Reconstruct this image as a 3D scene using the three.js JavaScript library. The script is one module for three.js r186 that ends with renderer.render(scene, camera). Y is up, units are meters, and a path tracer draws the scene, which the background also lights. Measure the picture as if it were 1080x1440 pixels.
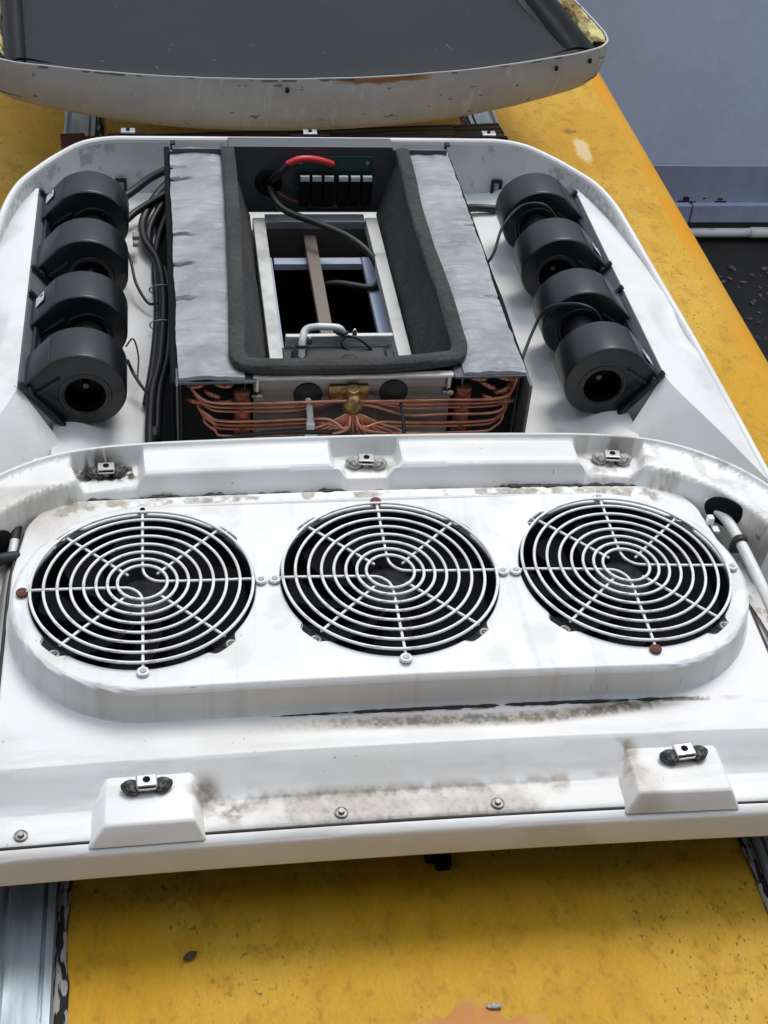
import * as THREE from 'three';
import { RoundedBoxGeometry } from 'three/addons/geometries/RoundedBoxGeometry.js';
import { mergeGeometries, mergeVertices, toCreasedNormals } from 'three/addons/utils/BufferGeometryUtils.js';

// ------------------------------------------------------------------ camera, sky, sun, exposure
const scene = new THREE.Scene();
const camera = new THREE.PerspectiveCamera(39.07, 0.75, 0.05, 200);
camera.position.set(-0.3622, 1.675, 1.8038);
camera.rotation.order = 'YXZ';
camera.rotation.set(-0.69435, -0.18722, 0.09064);

const SUN = new THREE.Vector3(0.20, 0.86, -0.46).normalize();
{
  const W = 256, H = 128, d = new Float32Array(W * H * 4);
  for (let j = 0; j < H; j++) for (let i = 0; i < W; i++) {
    const lat = ((j + 0.5) / H - 0.5) * Math.PI, lon = ((i + 0.5) / W - 0.5) * 2 * Math.PI;
    const x = Math.cos(lat) * Math.cos(lon), y = Math.sin(lat), z = Math.cos(lat) * Math.sin(lon);
    const s = x * SUN.x + y * SUN.y + z * SUN.z;
    const up = Math.max(0, y);
    let L = 0.30 + 0.58 * up;                       // overcast: brighter overhead
    L *= 0.78 + 0.55 * Math.pow(Math.max(0, 0.5 + 0.5 * s), 4);   // and broadly round the veiled sun
    if (y < 0) L = 0.20;
    const k = (j * W + i) * 4;
    d[k] = L * 0.90; d[k + 1] = L * 1.0; d[k + 2] = L * 1.15; d[k + 3] = 1;
  }
  const sky = new THREE.DataTexture(d, W, H, THREE.RGBAFormat, THREE.FloatType);
  sky.mapping = THREE.EquirectangularReflectionMapping;
  sky.magFilter = THREE.LinearFilter; sky.minFilter = THREE.LinearFilter; sky.needsUpdate = true;
  scene.background = sky; scene.environment = sky;
}
const sun = new THREE.DirectionalLight(0xfff8f0, 1.5);
sun.position.copy(SUN).multiplyScalar(8); sun.target.position.set(0, 0, -0.5);
sun.castShadow = true; sun.shadow.radius = 42; sun.shadow.mapSize.set(2048, 2048);
Object.assign(sun.shadow.camera, { left: -5, right: 5, top: 5, bottom: -5, near: 0.5, far: 25 });
scene.add(sun, sun.target);

const renderer = new THREE.WebGLRenderer({ antialias: true });
renderer.setSize(768, 1024);
renderer.toneMapping = THREE.LinearToneMapping;
renderer.toneMappingExposure = 1.22;
renderer.shadowMap.enabled = true;

// ------------------------------------------------------------------ helpers
let seed = 12345;
const rnd = () => { seed = (seed * 1664525 + 1013904223) >>> 0; return seed / 4294967296; };
const rr = (a, b) => a + (b - a) * rnd();
const clamp = (v, a = 0, b = 1) => v < a ? a : v > b ? b : v;
const sst = (a, b, v) => { const t = clamp((v - a) / (b - a)); return t * t * (3 - 2 * t); };
const mix = (a, b, t) => a + (b - a) * t;
const V3 = (x, y, z) => new THREE.Vector3(x, y, z);
const range = (a, b, n) => Array.from({ length: n + 1 }, (_, i) => a + (b - a) * i / n);

function hash(i, j, s) { let h = (i * 374761393 + j * 668265263 + s * 2147483647) | 0; h = Math.imul(h ^ (h >>> 13), 1274126177); return ((h ^ (h >>> 16)) >>> 0) / 4294967296; }
function vnoise(x, y, s, per = 0) {
  const i = Math.floor(x), j = Math.floor(y), fx = x - i, fy = y - j;
  const w = (a) => per ? ((a % per) + per) % per : a;
  const ux = fx * fx * (3 - 2 * fx), uy = fy * fy * (3 - 2 * fy);
  const a = hash(w(i), w(j), s), b = hash(w(i + 1), w(j), s), c = hash(w(i), w(j + 1), s), e = hash(w(i + 1), w(j + 1), s);
  return mix(mix(a, b, ux), mix(c, e, ux), uy);
}
function fbm(x, y, s, oct = 5, per = 0) { let v = 0, a = 0.5, t = 0, f = 1; for (let o = 0; o < oct; o++) { v += a * vnoise(x * f, y * f, s + o * 17, per * f); t += a; a *= 0.5; f *= 2; } return v / t; }

function tex(w, h, fn, srgb = true, repeat = true) {
  const d = new Uint8Array(w * h * 4);
  for (let j = 0; j < h; j++) for (let i = 0; i < w; i++) {
    const c = fn((i + 0.5) / w, (j + 0.5) / h), k = (j * w + i) * 4;
    if (typeof c === 'number') d[k] = d[k + 1] = d[k + 2] = clamp(c) * 255;
    else { d[k] = clamp(c[0]) * 255; d[k + 1] = clamp(c[1]) * 255; d[k + 2] = clamp(c[2]) * 255; }
    d[k + 3] = 255;
  }
  const t = new THREE.DataTexture(d, w, h, THREE.RGBAFormat);
  t.magFilter = THREE.LinearFilter; t.minFilter = THREE.LinearMipmapLinearFilter; t.generateMipmaps = true;
  if (repeat) t.wrapS = t.wrapT = THREE.RepeatWrapping;
  if (srgb) t.colorSpace = THREE.SRGBColorSpace;
  t.needsUpdate = true; return t;
}
const mixc = (a, b, t) => [mix(a[0], b[0], t), mix(a[1], b[1], t), mix(a[2], b[2], t)];

// uv in metres by the dominant direction of every face (geometry becomes non-indexed)
function boxUV(g, m = 1) {
  const n = g.index ? g.toNonIndexed() : g, p = n.attributes.position, uv = new Float32Array(p.count * 2);
  const a = V3(), b = V3(), c = V3();
  for (let i = 0; i < p.count; i += 3) {
    a.fromBufferAttribute(p, i); b.fromBufferAttribute(p, i + 1); c.fromBufferAttribute(p, i + 2);
    const nn = b.clone().sub(a).cross(c.clone().sub(a)), ax = Math.abs(nn.x), ay = Math.abs(nn.y), az = Math.abs(nn.z);
    [a, b, c].forEach((q, k) => {
      const [u, v] = ay >= ax && ay >= az ? [q.x, q.z] : ax >= az ? [q.z, q.y] : [q.x, q.y];
      uv[(i + k) * 2] = u / m; uv[(i + k) * 2 + 1] = v / m;
    });
  }
  n.setAttribute('uv', new THREE.BufferAttribute(uv, 2)); return n;
}
function planUV(g, x0, x1, z0, z1) {
  const p = g.attributes.position, uv = new Float32Array(p.count * 2);
  for (let i = 0; i < p.count; i++) { uv[2 * i] = (p.getX(i) - x0) / (x1 - x0); uv[2 * i + 1] = (p.getZ(i) - z0) / (z1 - z0); }
  g.setAttribute('uv', new THREE.BufferAttribute(uv, 2)); return g;
}
// surface over two parameter lists; f(u, v) -> [x, y, z]
function grid(us, vs, f, crease = 0.6, flip = false) {
  const nu = us.length, nv = vs.length, pos = [], uv = [], idx = [];
  for (let j = 0; j < nv; j++) for (let i = 0; i < nu; i++) { pos.push(...f(us[i], vs[j], i, j)); uv.push(i / (nu - 1), j / (nv - 1)); }
  for (let j = 0; j < nv - 1; j++) for (let i = 0; i < nu - 1; i++) {
    const a = j * nu + i, b = a + 1, c = a + nu, e = c + 1;
    if (flip) idx.push(a, b, c, b, e, c); else idx.push(a, c, b, b, c, e);
  }
  const g = new THREE.BufferGeometry();
  g.setAttribute('position', new THREE.Float32BufferAttribute(pos, 3));
  g.setAttribute('uv', new THREE.Float32BufferAttribute(uv, 2));
  g.setIndex(idx);
  if (crease > 0) return toCreasedNormals(g, crease);
  g.computeVertexNormals(); return g;
}
function cut(g, out) {                             // leave out the faces whose middle lies where out() says
  const p = g.attributes.position, keep = [];
  for (let i = 0; i < p.count; i += 3) if (!out((p.getX(i) + p.getX(i + 1) + p.getX(i + 2)) / 3, (p.getY(i) + p.getY(i + 1) + p.getY(i + 2)) / 3, (p.getZ(i) + p.getZ(i + 1) + p.getZ(i + 2)) / 3)) keep.push(i, i + 1, i + 2);
  const ng = new THREE.BufferGeometry();
  for (const k of ['position', 'normal', 'uv']) { const a = g.attributes[k], n = a.itemSize, o = new Float32Array(keep.length * n); keep.forEach((q, w) => { for (let e = 0; e < n; e++) o[w * n + e] = a.array[q * n + e]; }); ng.setAttribute(k, new THREE.BufferAttribute(o, n)); }
  return ng;
}
function merge(list) {
  const l = list.map((g) => { const n = g.index ? g.toNonIndexed() : g; for (const k of Object.keys(n.attributes)) if (!['position', 'normal', 'uv'].includes(k)) n.deleteAttribute(k); return n; });
  return l.length === 1 ? l[0] : mergeGeometries(l);
}
const rbox = (w, h, d, x, y, z, r = 0.003, seg = 2) => { const g = new RoundedBoxGeometry(w, h, d, seg, Math.min(r, w / 2.01, h / 2.01, d / 2.01)); g.translate(x, y, z); return g; };
const cyl = (r0, r1, h, x, y, z, seg = 24, open = false) => { const g = new THREE.CylinderGeometry(r0, r1, h, seg, 1, open); g.translate(x, y, z); return g; };
const tube = (pts, r, seg = 40, rad = 8, closed = false, tension = 0.5) => new THREE.TubeGeometry(new THREE.CatmullRomCurve3(pts.map((p) => V3(...p)), closed, 'catmullrom', tension), seg, r, rad, closed);
function capTube(pts, r, seg = 40, rad = 10) {     // tube with rounded ends
  const g = tube(pts, r, seg, rad), a = new THREE.SphereGeometry(r, rad, 6), b = a.clone();
  a.translate(...pts[0]); b.translate(...pts[pts.length - 1]); return merge([g, a, b]);
}
const lathe = (pts, seg = 32) => new THREE.LatheGeometry(pts.map(([r, y]) => new THREE.Vector2(r, y)), seg);

const used = {};
function numbered(n) { used[n] = (used[n] || 0) + 1; return used[n] === 1 ? n : n + '_' + String(used[n] - 1).padStart(3, '0'); }
function thing(name, label, category, group) {
  const o = new THREE.Group(); o.name = numbered(name); o.userData = { label, category }; if (group) o.userData.group = group; scene.add(o); return o;
}
function part(parent, name, geo, mat, label) {
  const m = new THREE.Mesh(geo, mat); m.name = name; m.castShadow = m.receiveShadow = true; if (label) m.userData.label = label; parent.add(m); return m;
}
function struct(name, geo, mat) { const m = new THREE.Mesh(geo, mat); m.name = name; m.castShadow = m.receiveShadow = true; m.userData = { kind: 'structure' }; scene.add(m); return m; }
const std = (o) => new THREE.MeshStandardMaterial(o);
const phys = (o) => new THREE.MeshPhysicalMaterial(o);
const lin = (r, g, b) => new THREE.Color().setRGB(r, g, b);

// ------------------------------------------------------------------ materials
const grainBump = tex(512, 512, (u, v) => fbm(u * 32, v * 32, 5, 4, 32), false);
const whiteTex = tex(1024, 1024, (u, v) => {          // 1 m of gel coat with grime
  const a = fbm(u * 5, v * 5, 11, 6, 5), b = fbm(u * 40, v * 40, 31, 3, 40), c = fbm(u * 9, v * 9, 71, 5, 9);
  let col = mixc([0.87, 0.87, 0.865], [0.85, 0.846, 0.83], sst(0.35, 0.7, c));
  const d = sst(0.60, 0.74, a + (b - 0.5) * 0.16);
  col = mixc(col, [0.60, 0.58, 0.54], d * 0.20);
  const sp = vnoise(u * 256, v * 256, 91, 256); if (sp > 0.982) col = mixc(col, [0.3, 0.27, 0.24], 0.5 * sst(0.45, 0.7, c));
  return col;
});
const M = {};
M.white = std({ map: whiteTex, roughness: 0.5, bumpMap: grainBump, bumpScale: 0.0006 });
M.wallGel = std({ map: tex(1024, 512, (u, v) => {     // inside of the tray wall: the same coat, scuffed
  const a = fbm(u * 8, v * 8, 411, 6, 8), b = fbm(u * 60, v * 30, 431, 3, 0), c = fbm(u * 4, v * 4, 451, 4, 4);
  let col = mixc([0.83, 0.84, 0.845], [0.76, 0.77, 0.775], sst(0.3, 0.7, c));
  const d = sst(0.55, 0.68, a + (b - 0.5) * 0.5); return mixc(col, [0.42, 0.42, 0.42], d * 0.30 * sst(0.3, 0.6, b));
}), roughness: 0.55 });

// gel coat of the condenser lid, one map over its whole plan: x -0.9..0.9, z -0.45..0.45
const LX = 0.9, LZ = 0.45;
const lidTex = tex(2048, 1024, (u, v) => {
  const x = (u * 2 - 1) * LX, z = (v * 2 - 1) * LZ;
  const n1 = fbm(x * 7, z * 7, 111, 5), n2 = fbm(x * 42, z * 42, 131, 4), n3 = fbm(x * 150, z * 150, 151, 2), st = fbm(x * 9, z * 60, 171, 4);
  let c = mixc([0.895, 0.893, 0.885], [0.855, 0.85, 0.83], sst(0.4, 0.7, n1));
  let d = 0;
  // soil lying in the gutter behind the fans
  d = Math.max(d, sst(0.034, 0.010, Math.abs(z + 0.252)) * sst(0.40, 0.62, n2 + (n1 - 0.5) * 0.6) * sst(0.64, 0.55, Math.abs(x)) * 0.55);
  d = Math.max(d, sst(0.007, 0.002, Math.abs(z + 0.2785 + (n2 - 0.5) * 0.008)) * sst(0.30, 0.45, n1 + n3 * 0.2) * sst(0.52, 0.48, Math.abs(x)));
  // brown smear in front of the fan housing
  const smx = sst(-0.34, 0.06, x) * sst(0.50, 0.36, x);
  d = Math.max(d, sst(0.019, 0.002, Math.abs(z - 0.270 - 0.003 * Math.sin(x * 9) + 0.014 * sst(0.2, 0.48, x))) * smx * (0.55 + 0.3 * st + 0.35 * n3));
  d = Math.max(d, sst(0.007, 0.002, Math.abs(z - 0.2490)) * sst(-0.3, 0.1, x) * sst(0.6, 0.45, x) * sst(0.40, 0.58, n2) * 0.9);  // dark line along the crevice at the housing foot
  // soil line at the foot of the front step and on the flange, plus painted crease shade
  const mid = sst(-0.36, -0.3, x) * sst(0.40, 0.33, x);
  d = Math.max(d, sst(0.02, 0.002, Math.abs(z - 0.371)) * mid * sst(0.38, 0.68, n2 * 0.6 + n1 * 0.5) * 0.6);
  d = Math.max(d, sst(0.364, 0.374, z) * sst(-0.36, -0.3, x) * sst(0.42, 0.35, x) * (0.12 + 0.33 * sst(0.36, 0.66, n1 * 0.7 + n2 * 0.35)));
  d = Math.max(d, sst(0.09, 0.0, Math.hypot(x + 0.29, (z - 0.386) * 1.6)) * sst(0.38, 0.66, n2) * 0.6);
  d = Math.max(d, sst(0.05, 0.01, Math.hypot((x + 0.330) * 1.3, (z - 0.362) * 1.2)) * sst(0.35, 0.6, n2) * 0.6);  // painted crease shade along the right edge of the left latch block
  d = Math.max(d, sst(0.035, 0.005, Math.hypot((x - 0.350) * 1.2, z - 0.338)) * sst(0.35, 0.6, n2) * 0.6);
  // latch recesses
  d = Math.max(d, sst(0.075, 0.045, Math.hypot(x + 0.487, (z + 0.335) * 2.0)) * sst(0.36, 0.46, n2 + 0.06) * sst(-0.32, -0.335, z - 0.012) * 1.0);
  d = Math.max(d, sst(0.09, 0.02, Math.hypot(x, (z + 0.335) * 1.8)) * sst(0.45, 0.7, n2) * 0.5);
  d = Math.max(d, sst(0.11, 0.02, Math.hypot(x - 0.487, (z + 0.33) * 1.6)) * sst(0.42, 0.66, n2) * 0.7);
  // corners of the pads and of the deck sheet
  d = Math.max(d, sst(0.56, 0.70, x) * sst(-0.17, -0.27, z) * sst(0.45, 0.7, n2) * 0.3);
  d = Math.max(d, sst(0.655, 0.70, x) * sst(-0.2, -0.1, z) * sst(0.42, 0.64, n2) * 0.5);
  d = Math.max(d, sst(-0.43, -0.60, x) * sst(-0.1, -0.24, z) * (0.14 + 0.25 * n2) * sst(-0.285, -0.272, z));
  // scattered specks and streaks
  const sp = vnoise(x * 260, z * 260, 191); if (sp > 0.972) d = Math.max(d, 0.55 * sst(0.45, 0.62, n1));
  d = Math.max(d, sst(0.60, 0.80, st) * 0.07 * sst(0.2, 0.26, z));
  const dirtAndShade = mixc([0.52, 0.455, 0.375], [0.19, 0.16, 0.13], sst(0.4, 0.9, n3 * 0.6 + d * 0.5));
  return mixc(c, dirtAndShade, clamp(d));
}, true, false);
M.lid = std({ map: lidTex, roughness: 0.42, bumpMap: grainBump, bumpScale: 0.0003 });
M.plate = std({ map: tex(1024, 512, (u, v) => {       // the clean raised fan plate
  const x = u * 1.4, z = v * 0.7, n1 = fbm(x * 8, z * 8, 211, 5), n3 = vnoise(x * 300, z * 300, 231);
  let c = mixc([0.905, 0.905, 0.905], [0.88, 0.878, 0.87], sst(0.4, 0.7, n1));
  const st = fbm(x * 70, z * 5, 251, 4); c = mixc(c, [0.80, 0.785, 0.76], sst(0.58, 0.78, st) * 0.35); const gr = sst(0.56, 0.72, fbm(x * 14, z * 14, 271, 5)); c = mixc(c, [0.76, 0.745, 0.71], gr * 0.35);
  return n3 > 0.98 ? mixc(c, [0.45, 0.41, 0.36], 0.5) : c;
}, true, false), roughness: 0.42, bumpMap: grainBump, bumpScale: 0.0003 });

M.yellow = phys({ specularIntensity: 0.35, map: tex(1600, 1600, (u, v) => {     // roof plan: x -1.2..1.26, z -3.4..1.0
  const x = u * 2.46 - 1.2, z = v * 4.4 - 3.4;
  const n1 = fbm(x * 4, z * 4, 311, 6), n2 = fbm(x * 30, z * 22, 331, 4), n3 = fbm(x * 120, z * 90, 351, 3), st = fbm(x * 70, z * 9, 371, 4);
  let c = mixc([0.765, 0.575, 0.125], [0.785, 0.62, 0.22], sst(0.32, 0.66, n1));
  c = mixc(c, [0.71, 0.53, 0.12], sst(0.5, 0.72, n2) * 0.5);
  c = mixc(c, [0.82, 0.68, 0.33], sst(0.5, 0.8, st) * 0.10); c = c.map((q) => q * (0.965 + 0.07 * vnoise(x * 420, z * 160, 377)));
  const peb = sst(0.60, 0.70, n3) * sst(0.40, 0.62, n2); c = mixc(c, [0.55, 0.42, 0.14], peb * 0.32);
  const sp = fbm(x * 210, z * 150, 391, 2); if (sp > 0.78) c = mixc(c, [0.22, 0.18, 0.1], sst(0.78, 0.84, sp) * 0.6 * sst(0.45, 0.65, n1 + 0.05));
  const rust = sst(0.16, 0.02, Math.hypot(x + 1.0, z + 1.9)) * sst(0.5, 0.6, n2); c = mixc(c, [0.6, 0.4, 0.15], rust * 0.6);
  // white scuff and the brown scratch beside it
  const sc = sst(0.05, 0.02, Math.hypot((x - 0.972) * 1.5, (z + 2.37) * 0.55) + (n2 - 0.5) * 0.06); c = mixc(c, [0.86, 0.81, 0.70], sc * 0.75);
  const sm = sst(0.03, 0.01, Math.hypot(x - 0.955, (z + 2.50) * 1.3) + (n3 - 0.5) * 0.05); c = mixc(c, [0.5, 0.36, 0.14], sm * 0.7);
  return c;
}, true, false), roughness: 0.55, bumpMap: grainBump, bumpScale: 0.0008 });
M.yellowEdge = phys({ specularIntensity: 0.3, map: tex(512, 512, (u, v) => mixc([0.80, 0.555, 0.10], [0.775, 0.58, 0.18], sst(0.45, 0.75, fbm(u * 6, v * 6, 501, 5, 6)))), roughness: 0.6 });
M.foil = std({ map: tex(1024, 1024, (u, v) => {
  const a = fbm(u * 7, v * 7, 611, 5, 7), s = fbm(u * 6, v * 40, 631, 4, 0), b = fbm(u * 70, v * 70, 651, 2, 70);
  let c = mixc([0.60, 0.61, 0.625], [0.52, 0.525, 0.54], sst(0.3, 0.72, a)); c = mixc(c, [0.46, 0.47, 0.485], sst(0.62, 0.80, s) * 0.4);
  c = mixc(c, [0.42, 0.42, 0.43], sst(0.72, 0.80, a * 0.5 + s * 0.35 + b * 0.25) * 0.5); return c;
}), roughness: 0.5, metalness: 0.15, bumpMap: tex(512, 512, (u, v) => fbm(u * 5, v * 14, 671, 4, 0), false), bumpScale: 0.0045 });
M.foam = std({ map: tex(512, 512, (u, v) => { const a = fbm(u * 60, v * 60, 711, 3, 60), b = fbm(u * 5, v * 5, 731, 4, 5); const k = 0.225 + 0.06 * (a - 0.5) + 0.09 * (b - 0.5); return [k, k, k * 0.985]; }), roughness: 0.95, bumpMap: grainBump, bumpScale: 0.003 });
M.plastic = std({ color: lin(0.009, 0.0105, 0.0125), roughness: 0.40, roughnessMap: tex(256, 256, (u, v) => 0.85 + 0.4 * (fbm(u * 9, v * 9, 731, 5, 9) - 0.4), false), bumpMap: grainBump, bumpScale: 0.0004 });
M.plasticDark = phys({ color: lin(0.007, 0.007, 0.008), roughness: 0.55, specularIntensity: 0.55 });
M.black = phys({ color: lin(0.004, 0.004, 0.005), roughness: 0.85, specularIntensity: 0.35 });
M.rubber = std({ color: lin(0.012, 0.012, 0.013), roughness: 0.6 });
M.cable = std({ color: lin(0.01, 0.01, 0.011), roughness: 0.45 });
M.board = std({ color: lin(0.115, 0.12, 0.127), roughness: 0.6, bumpMap: grainBump, bumpScale: 0.001 });
M.wire = std({ map: tex(512, 64, (u, v) => { const a = fbm(u * 40, v * 5, 791, 4, 0), b = fbm(u * 11, v * 2, 797, 3, 0); return mixc(mixc([0.93, 0.93, 0.93], [0.84, 0.83, 0.81], sst(0.4, 0.7, b)), [0.36, 0.25, 0.19], sst(0.70, 0.76, a) * 0.8); }), roughness: 0.36 });
M.steel = std({ map: tex(512, 512, (u, v) => { const s = fbm(u * 3, v * 160, 811, 3, 0), a = fbm(u * 5, v * 5, 831, 4, 5); const k = 0.56 + 0.12 * (s - 0.5) + 0.18 * (a - 0.5); return [k, k * 0.985, k * 0.965]; }), roughness: 0.38, metalness: 0.85 });
M.alu = std({ map: tex(512, 512, (u, v) => { const a = fbm(u * 8, v * 8, 851, 5, 8); const k = 0.80 - 0.12 * sst(0.4, 0.7, a); return [k, k, k * 0.98]; }), roughness: 0.45, metalness: 0.25 });
M.darkMetal = std({ color: lin(0.10, 0.105, 0.115), roughness: 0.5, metalness: 0.6 });
M.chrome = std({ color: lin(0.50, 0.49, 0.48), roughness: 0.28, metalness: 1.0 });
M.dullMetal = std({ color: lin(0.30, 0.29, 0.275), roughness: 0.5, metalness: 0.8 });
M.grimyRubber = std({ map: tex(256, 256, (u, v) => { const a = fbm(u * 12, v * 12, 871, 4, 12); const k = 0.17 + 0.26 * sst(0.35, 0.75, a); return [k, k * 0.97, k * 0.92]; }), roughness: 0.8 });
M.paleRubber = std({ map: tex(256, 256, (u, v) => { const a = fbm(u * 12, v * 12, 891, 4, 12); const k = 0.70 - 0.25 * sst(0.45, 0.75, a); return [k, k * 0.97, k * 0.92]; }), roughness: 0.7 });
M.rust = std({ color: lin(0.14, 0.055, 0.035), roughness: 0.85 });
M.copper = std({ map: tex(256, 256, (u, v) => { const a = fbm(u * 14, v * 14, 911, 4, 14); return mixc([0.88, 0.62, 0.51], [0.66, 0.42, 0.34], sst(0.35, 0.7, a)); }), roughness: 0.36, metalness: 0.5 });
M.copperDull = std({ map: tex(256, 256, (u, v) => { const a = fbm(u * 10, v * 10, 931, 4, 10); return mixc([0.64, 0.38, 0.29], [0.45, 0.25, 0.19], sst(0.35, 0.7, a)); }), roughness: 0.6, metalness: 0.35 });
M.brass = std({ map: tex(256, 256, (u, v) => { const a = fbm(u * 9, v * 9, 951, 4, 9); return mixc([0.74, 0.62, 0.43], [0.56, 0.44, 0.28], sst(0.35, 0.7, a)); }), roughness: 0.45, metalness: 0.7 });
M.blueWhite = std({ color: lin(0.42, 0.47, 0.58), roughness: 0.5 });
M.tin = std({ color: lin(0.185, 0.15, 0.125), roughness: 0.55, metalness: 0.3 });
M.red = std({ color: lin(0.62, 0.03, 0.035), roughness: 0.4 });
M.pcb = std({ color: lin(0.014, 0.055, 0.042), roughness: 0.4 });
M.sticker = std({ color: lin(0.52, 0.56, 0.57), roughness: 0.5 });
M.pipeWhite = std({ map: tex(256, 256, (u, v) => { const a = fbm(u * 6, v * 6, 971, 4, 6); const k = 0.86 - 0.12 * sst(0.5, 0.75, a); return [k, k, k * 0.985]; }), roughness: 0.4 });

// ------------------------------------------------------------------ ground and building
const GY = -3.0;
{
  const t = tex(1024, 1024, (u, v) => {
    const a = fbm(u * 6, v * 6, 1011, 6, 6), b = fbm(u * 60, v * 60, 1031, 3, 60), c = vnoise(u * 128, v * 128, 1051, 128);
    let col = mixc([0.155, 0.145, 0.135], [0.075, 0.07, 0.068], sst(0.35, 0.65, a)); col = mixc(col, [0.34, 0.32, 0.30], sst(0.64, 0.74, b) * sst(0.4, 0.6, a) * 0.8);
    if (c > 0.95) col = mixc(col, [0.42, 0.4, 0.37], 0.6); return col;
  });
  t.repeat.set(40, 40);
  const g = new THREE.PlaneGeometry(120, 120, 1, 1); g.rotateX(-Math.PI / 2); g.translate(0, GY, 0);
  struct('ground', g, std({ map: t, roughness: 0.75, bumpMap: grainBump, bumpScale: 0.01 }));
  // rubble and litter by the foot of the wall
  const bits = []; seed = 77;
  for (let i = 0; i < 1500; i++) {
    const s = rr(0.005, 0.018) * (rnd() < 0.1 ? 1.6 : 1), k = new THREE.DodecahedronGeometry(s, 0), p = k.attributes.position;
    const q = rnd() * 9; for (let m = 0; m < p.count; m++) { const w = 0.75 + 0.5 * vnoise(p.getX(m) / s * 1.7 + q, p.getY(m) / s * 1.7 + p.getZ(m) / s, 5); p.setXYZ(m, p.getX(m) * w * 1.5, p.getY(m) * w * 0.45, p.getZ(m) * w); }
    k.rotateY(rnd() * 6); k.translate(rr(1.5, 5.2), GY + s * 0.3, rr(-6.15, -3.2)); k.computeVertexNormals(); bits.push(k);
  }
  const m = new THREE.Mesh(boxUV(merge(bits)), std({ map: tex(256, 256, (u, v) => { const a = fbm(u * 9, v * 9, 1071, 4, 9); return mixc([0.46, 0.43, 0.40], [0.17, 0.155, 0.145], sst(0.3, 0.7, a)); }), roughness: 0.85 }));
  m.name = 'rubble'; m.castShadow = m.receiveShadow = true; m.userData = { kind: 'stuff', label: 'pale rubble and litter strewn on the dark ground below the grey wall', category: 'rubble' }; scene.add(m);
}
{
  const WZ = -6.5;
  const b = thing('building', 'tall blue grey rendered wall with a darker painted base band, beyond the bus', 'building');
  const plaster = (base, low, s) => std({ map: tex(1024, 1024, (u, v) => {
    const a = fbm(u * 4, v * 4, s, 6, 4), st = fbm(u * 26, v * 3, s + 20, 4, 0), n = fbm(u * 90, v * 90, s + 40, 2, 90);
    let c = mixc(base, low, sst(0.3, 0.75, a * 0.7 + st * 0.3)); return c.map((k) => k + (n - 0.5) * 0.035);
  }), roughness: 0.85 });
  const up = plaster([0.83, 0.895, 0.985], [0.80, 0.86, 0.95], 1111), low = plaster([0.65, 0.695, 0.80], [0.58, 0.62, 0.71], 1211);
  const box = (x0, x1, y0, y1, z0, z1) => { const g = new THREE.BoxGeometry(x1 - x0, y1 - y0, z1 - z0); g.translate((x0 + x1) / 2, (y0 + y1) / 2, (z0 + z1) / 2); return boxUV(g, 3); };
  part(b, 'wall', box(-8, 14, -2.482, 0.7, WZ - 0.3, WZ), up);
  part(b, 'base_band', box(-8, 14, -2.74, -2.482, WZ - 0.3, WZ + 0.004), low);
  // rough plinth course: render broken away along its top
  const pl = [];
  seed = 31; for (let x = -8; x < 14;) { const w = rr(0.5, 0.9); pl.push(rbox(w - 0.012, 0.13, 0.1, x + w / 2, -2.808, WZ + 0.0 + rr(-0.006, 0.006), 0.008)); x += w; }
  for (const g of pl) part(b, 'plinth_block', boxUV(g, 1), low);
  part(b, 'footing', box(-8, 14, GY - 0.2, -2.874, WZ - 0.25, WZ + 0.03), std({ color: lin(0.035, 0.034, 0.034), roughness: 0.9 }));
  // broken render chips above the plinth
  const chips = []; seed = 9;
  for (let i = 0; i < 60; i++) { const w = rr(0.02, 0.09); chips.push(rbox(w, rr(0.006, 0.02), 0.006, rr(2.2, 6), -2.735 + rr(-0.012, 0.03), WZ + 0.005, 0.002, 1)); }
  const cm = part(b, 'exposed_render', merge(chips), std({ color: lin(0.03, 0.03, 0.034), roughness: 0.95 })); cm.userData.kind = 'stuff';

  const p = thing('drain_pipe', 'white plastic drain pipe lying along the foot of the grey wall', 'pipe');
  const pg = new THREE.CylinderGeometry(0.03, 0.03, 8, 20); pg.rotateZ(Math.PI / 2); pg.translate(5, -2.93, WZ + 0.075);
  part(p, 'pipe_run', boxUV(pg), M.pipeWhite);
  for (const x of [3.60, 6.4]) { const c = new THREE.CylinderGeometry(0.036, 0.036, 0.16, 20); c.rotateZ(Math.PI / 2); c.translate(x, -2.93, WZ + 0.075); part(p, 'coupling', boxUV(c), M.pipeWhite); }
  for (const x of [2.3, 4.6, 7.2]) part(p, 'pipe_support', rbox(0.06, 0.07, 0.1, x, -2.965, WZ + 0.075, 0.004), M.tin);
}

{
  // added wall with overhang, unseen behind the camera, to block sky from camera-facing faces
  const w = thing('sky_blocker', 'dull grey wall added out of view behind the near end of the bus to block sky light', 'sky_blocker');
  const m = std({ map: tex(256, 256, (u, v) => { const a = fbm(u * 6, v * 6, 1251, 4, 6); const k = 0.36 + 0.08 * (a - 0.5); return [k * 0.95, k, k * 1.06]; }), roughness: 0.85 });
  const g = new THREE.BoxGeometry(9, 8.2, 0.3); g.translate(0, GY + 4.1, 3.75); part(w, 'wall', boxUV(g, 2), m);
  const e = new THREE.BoxGeometry(9.4, 0.12, 1.1); e.translate(0, GY + 8.26, 3.4); part(w, 'blocker_eaves', boxUV(e, 2), m);
}

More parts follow.
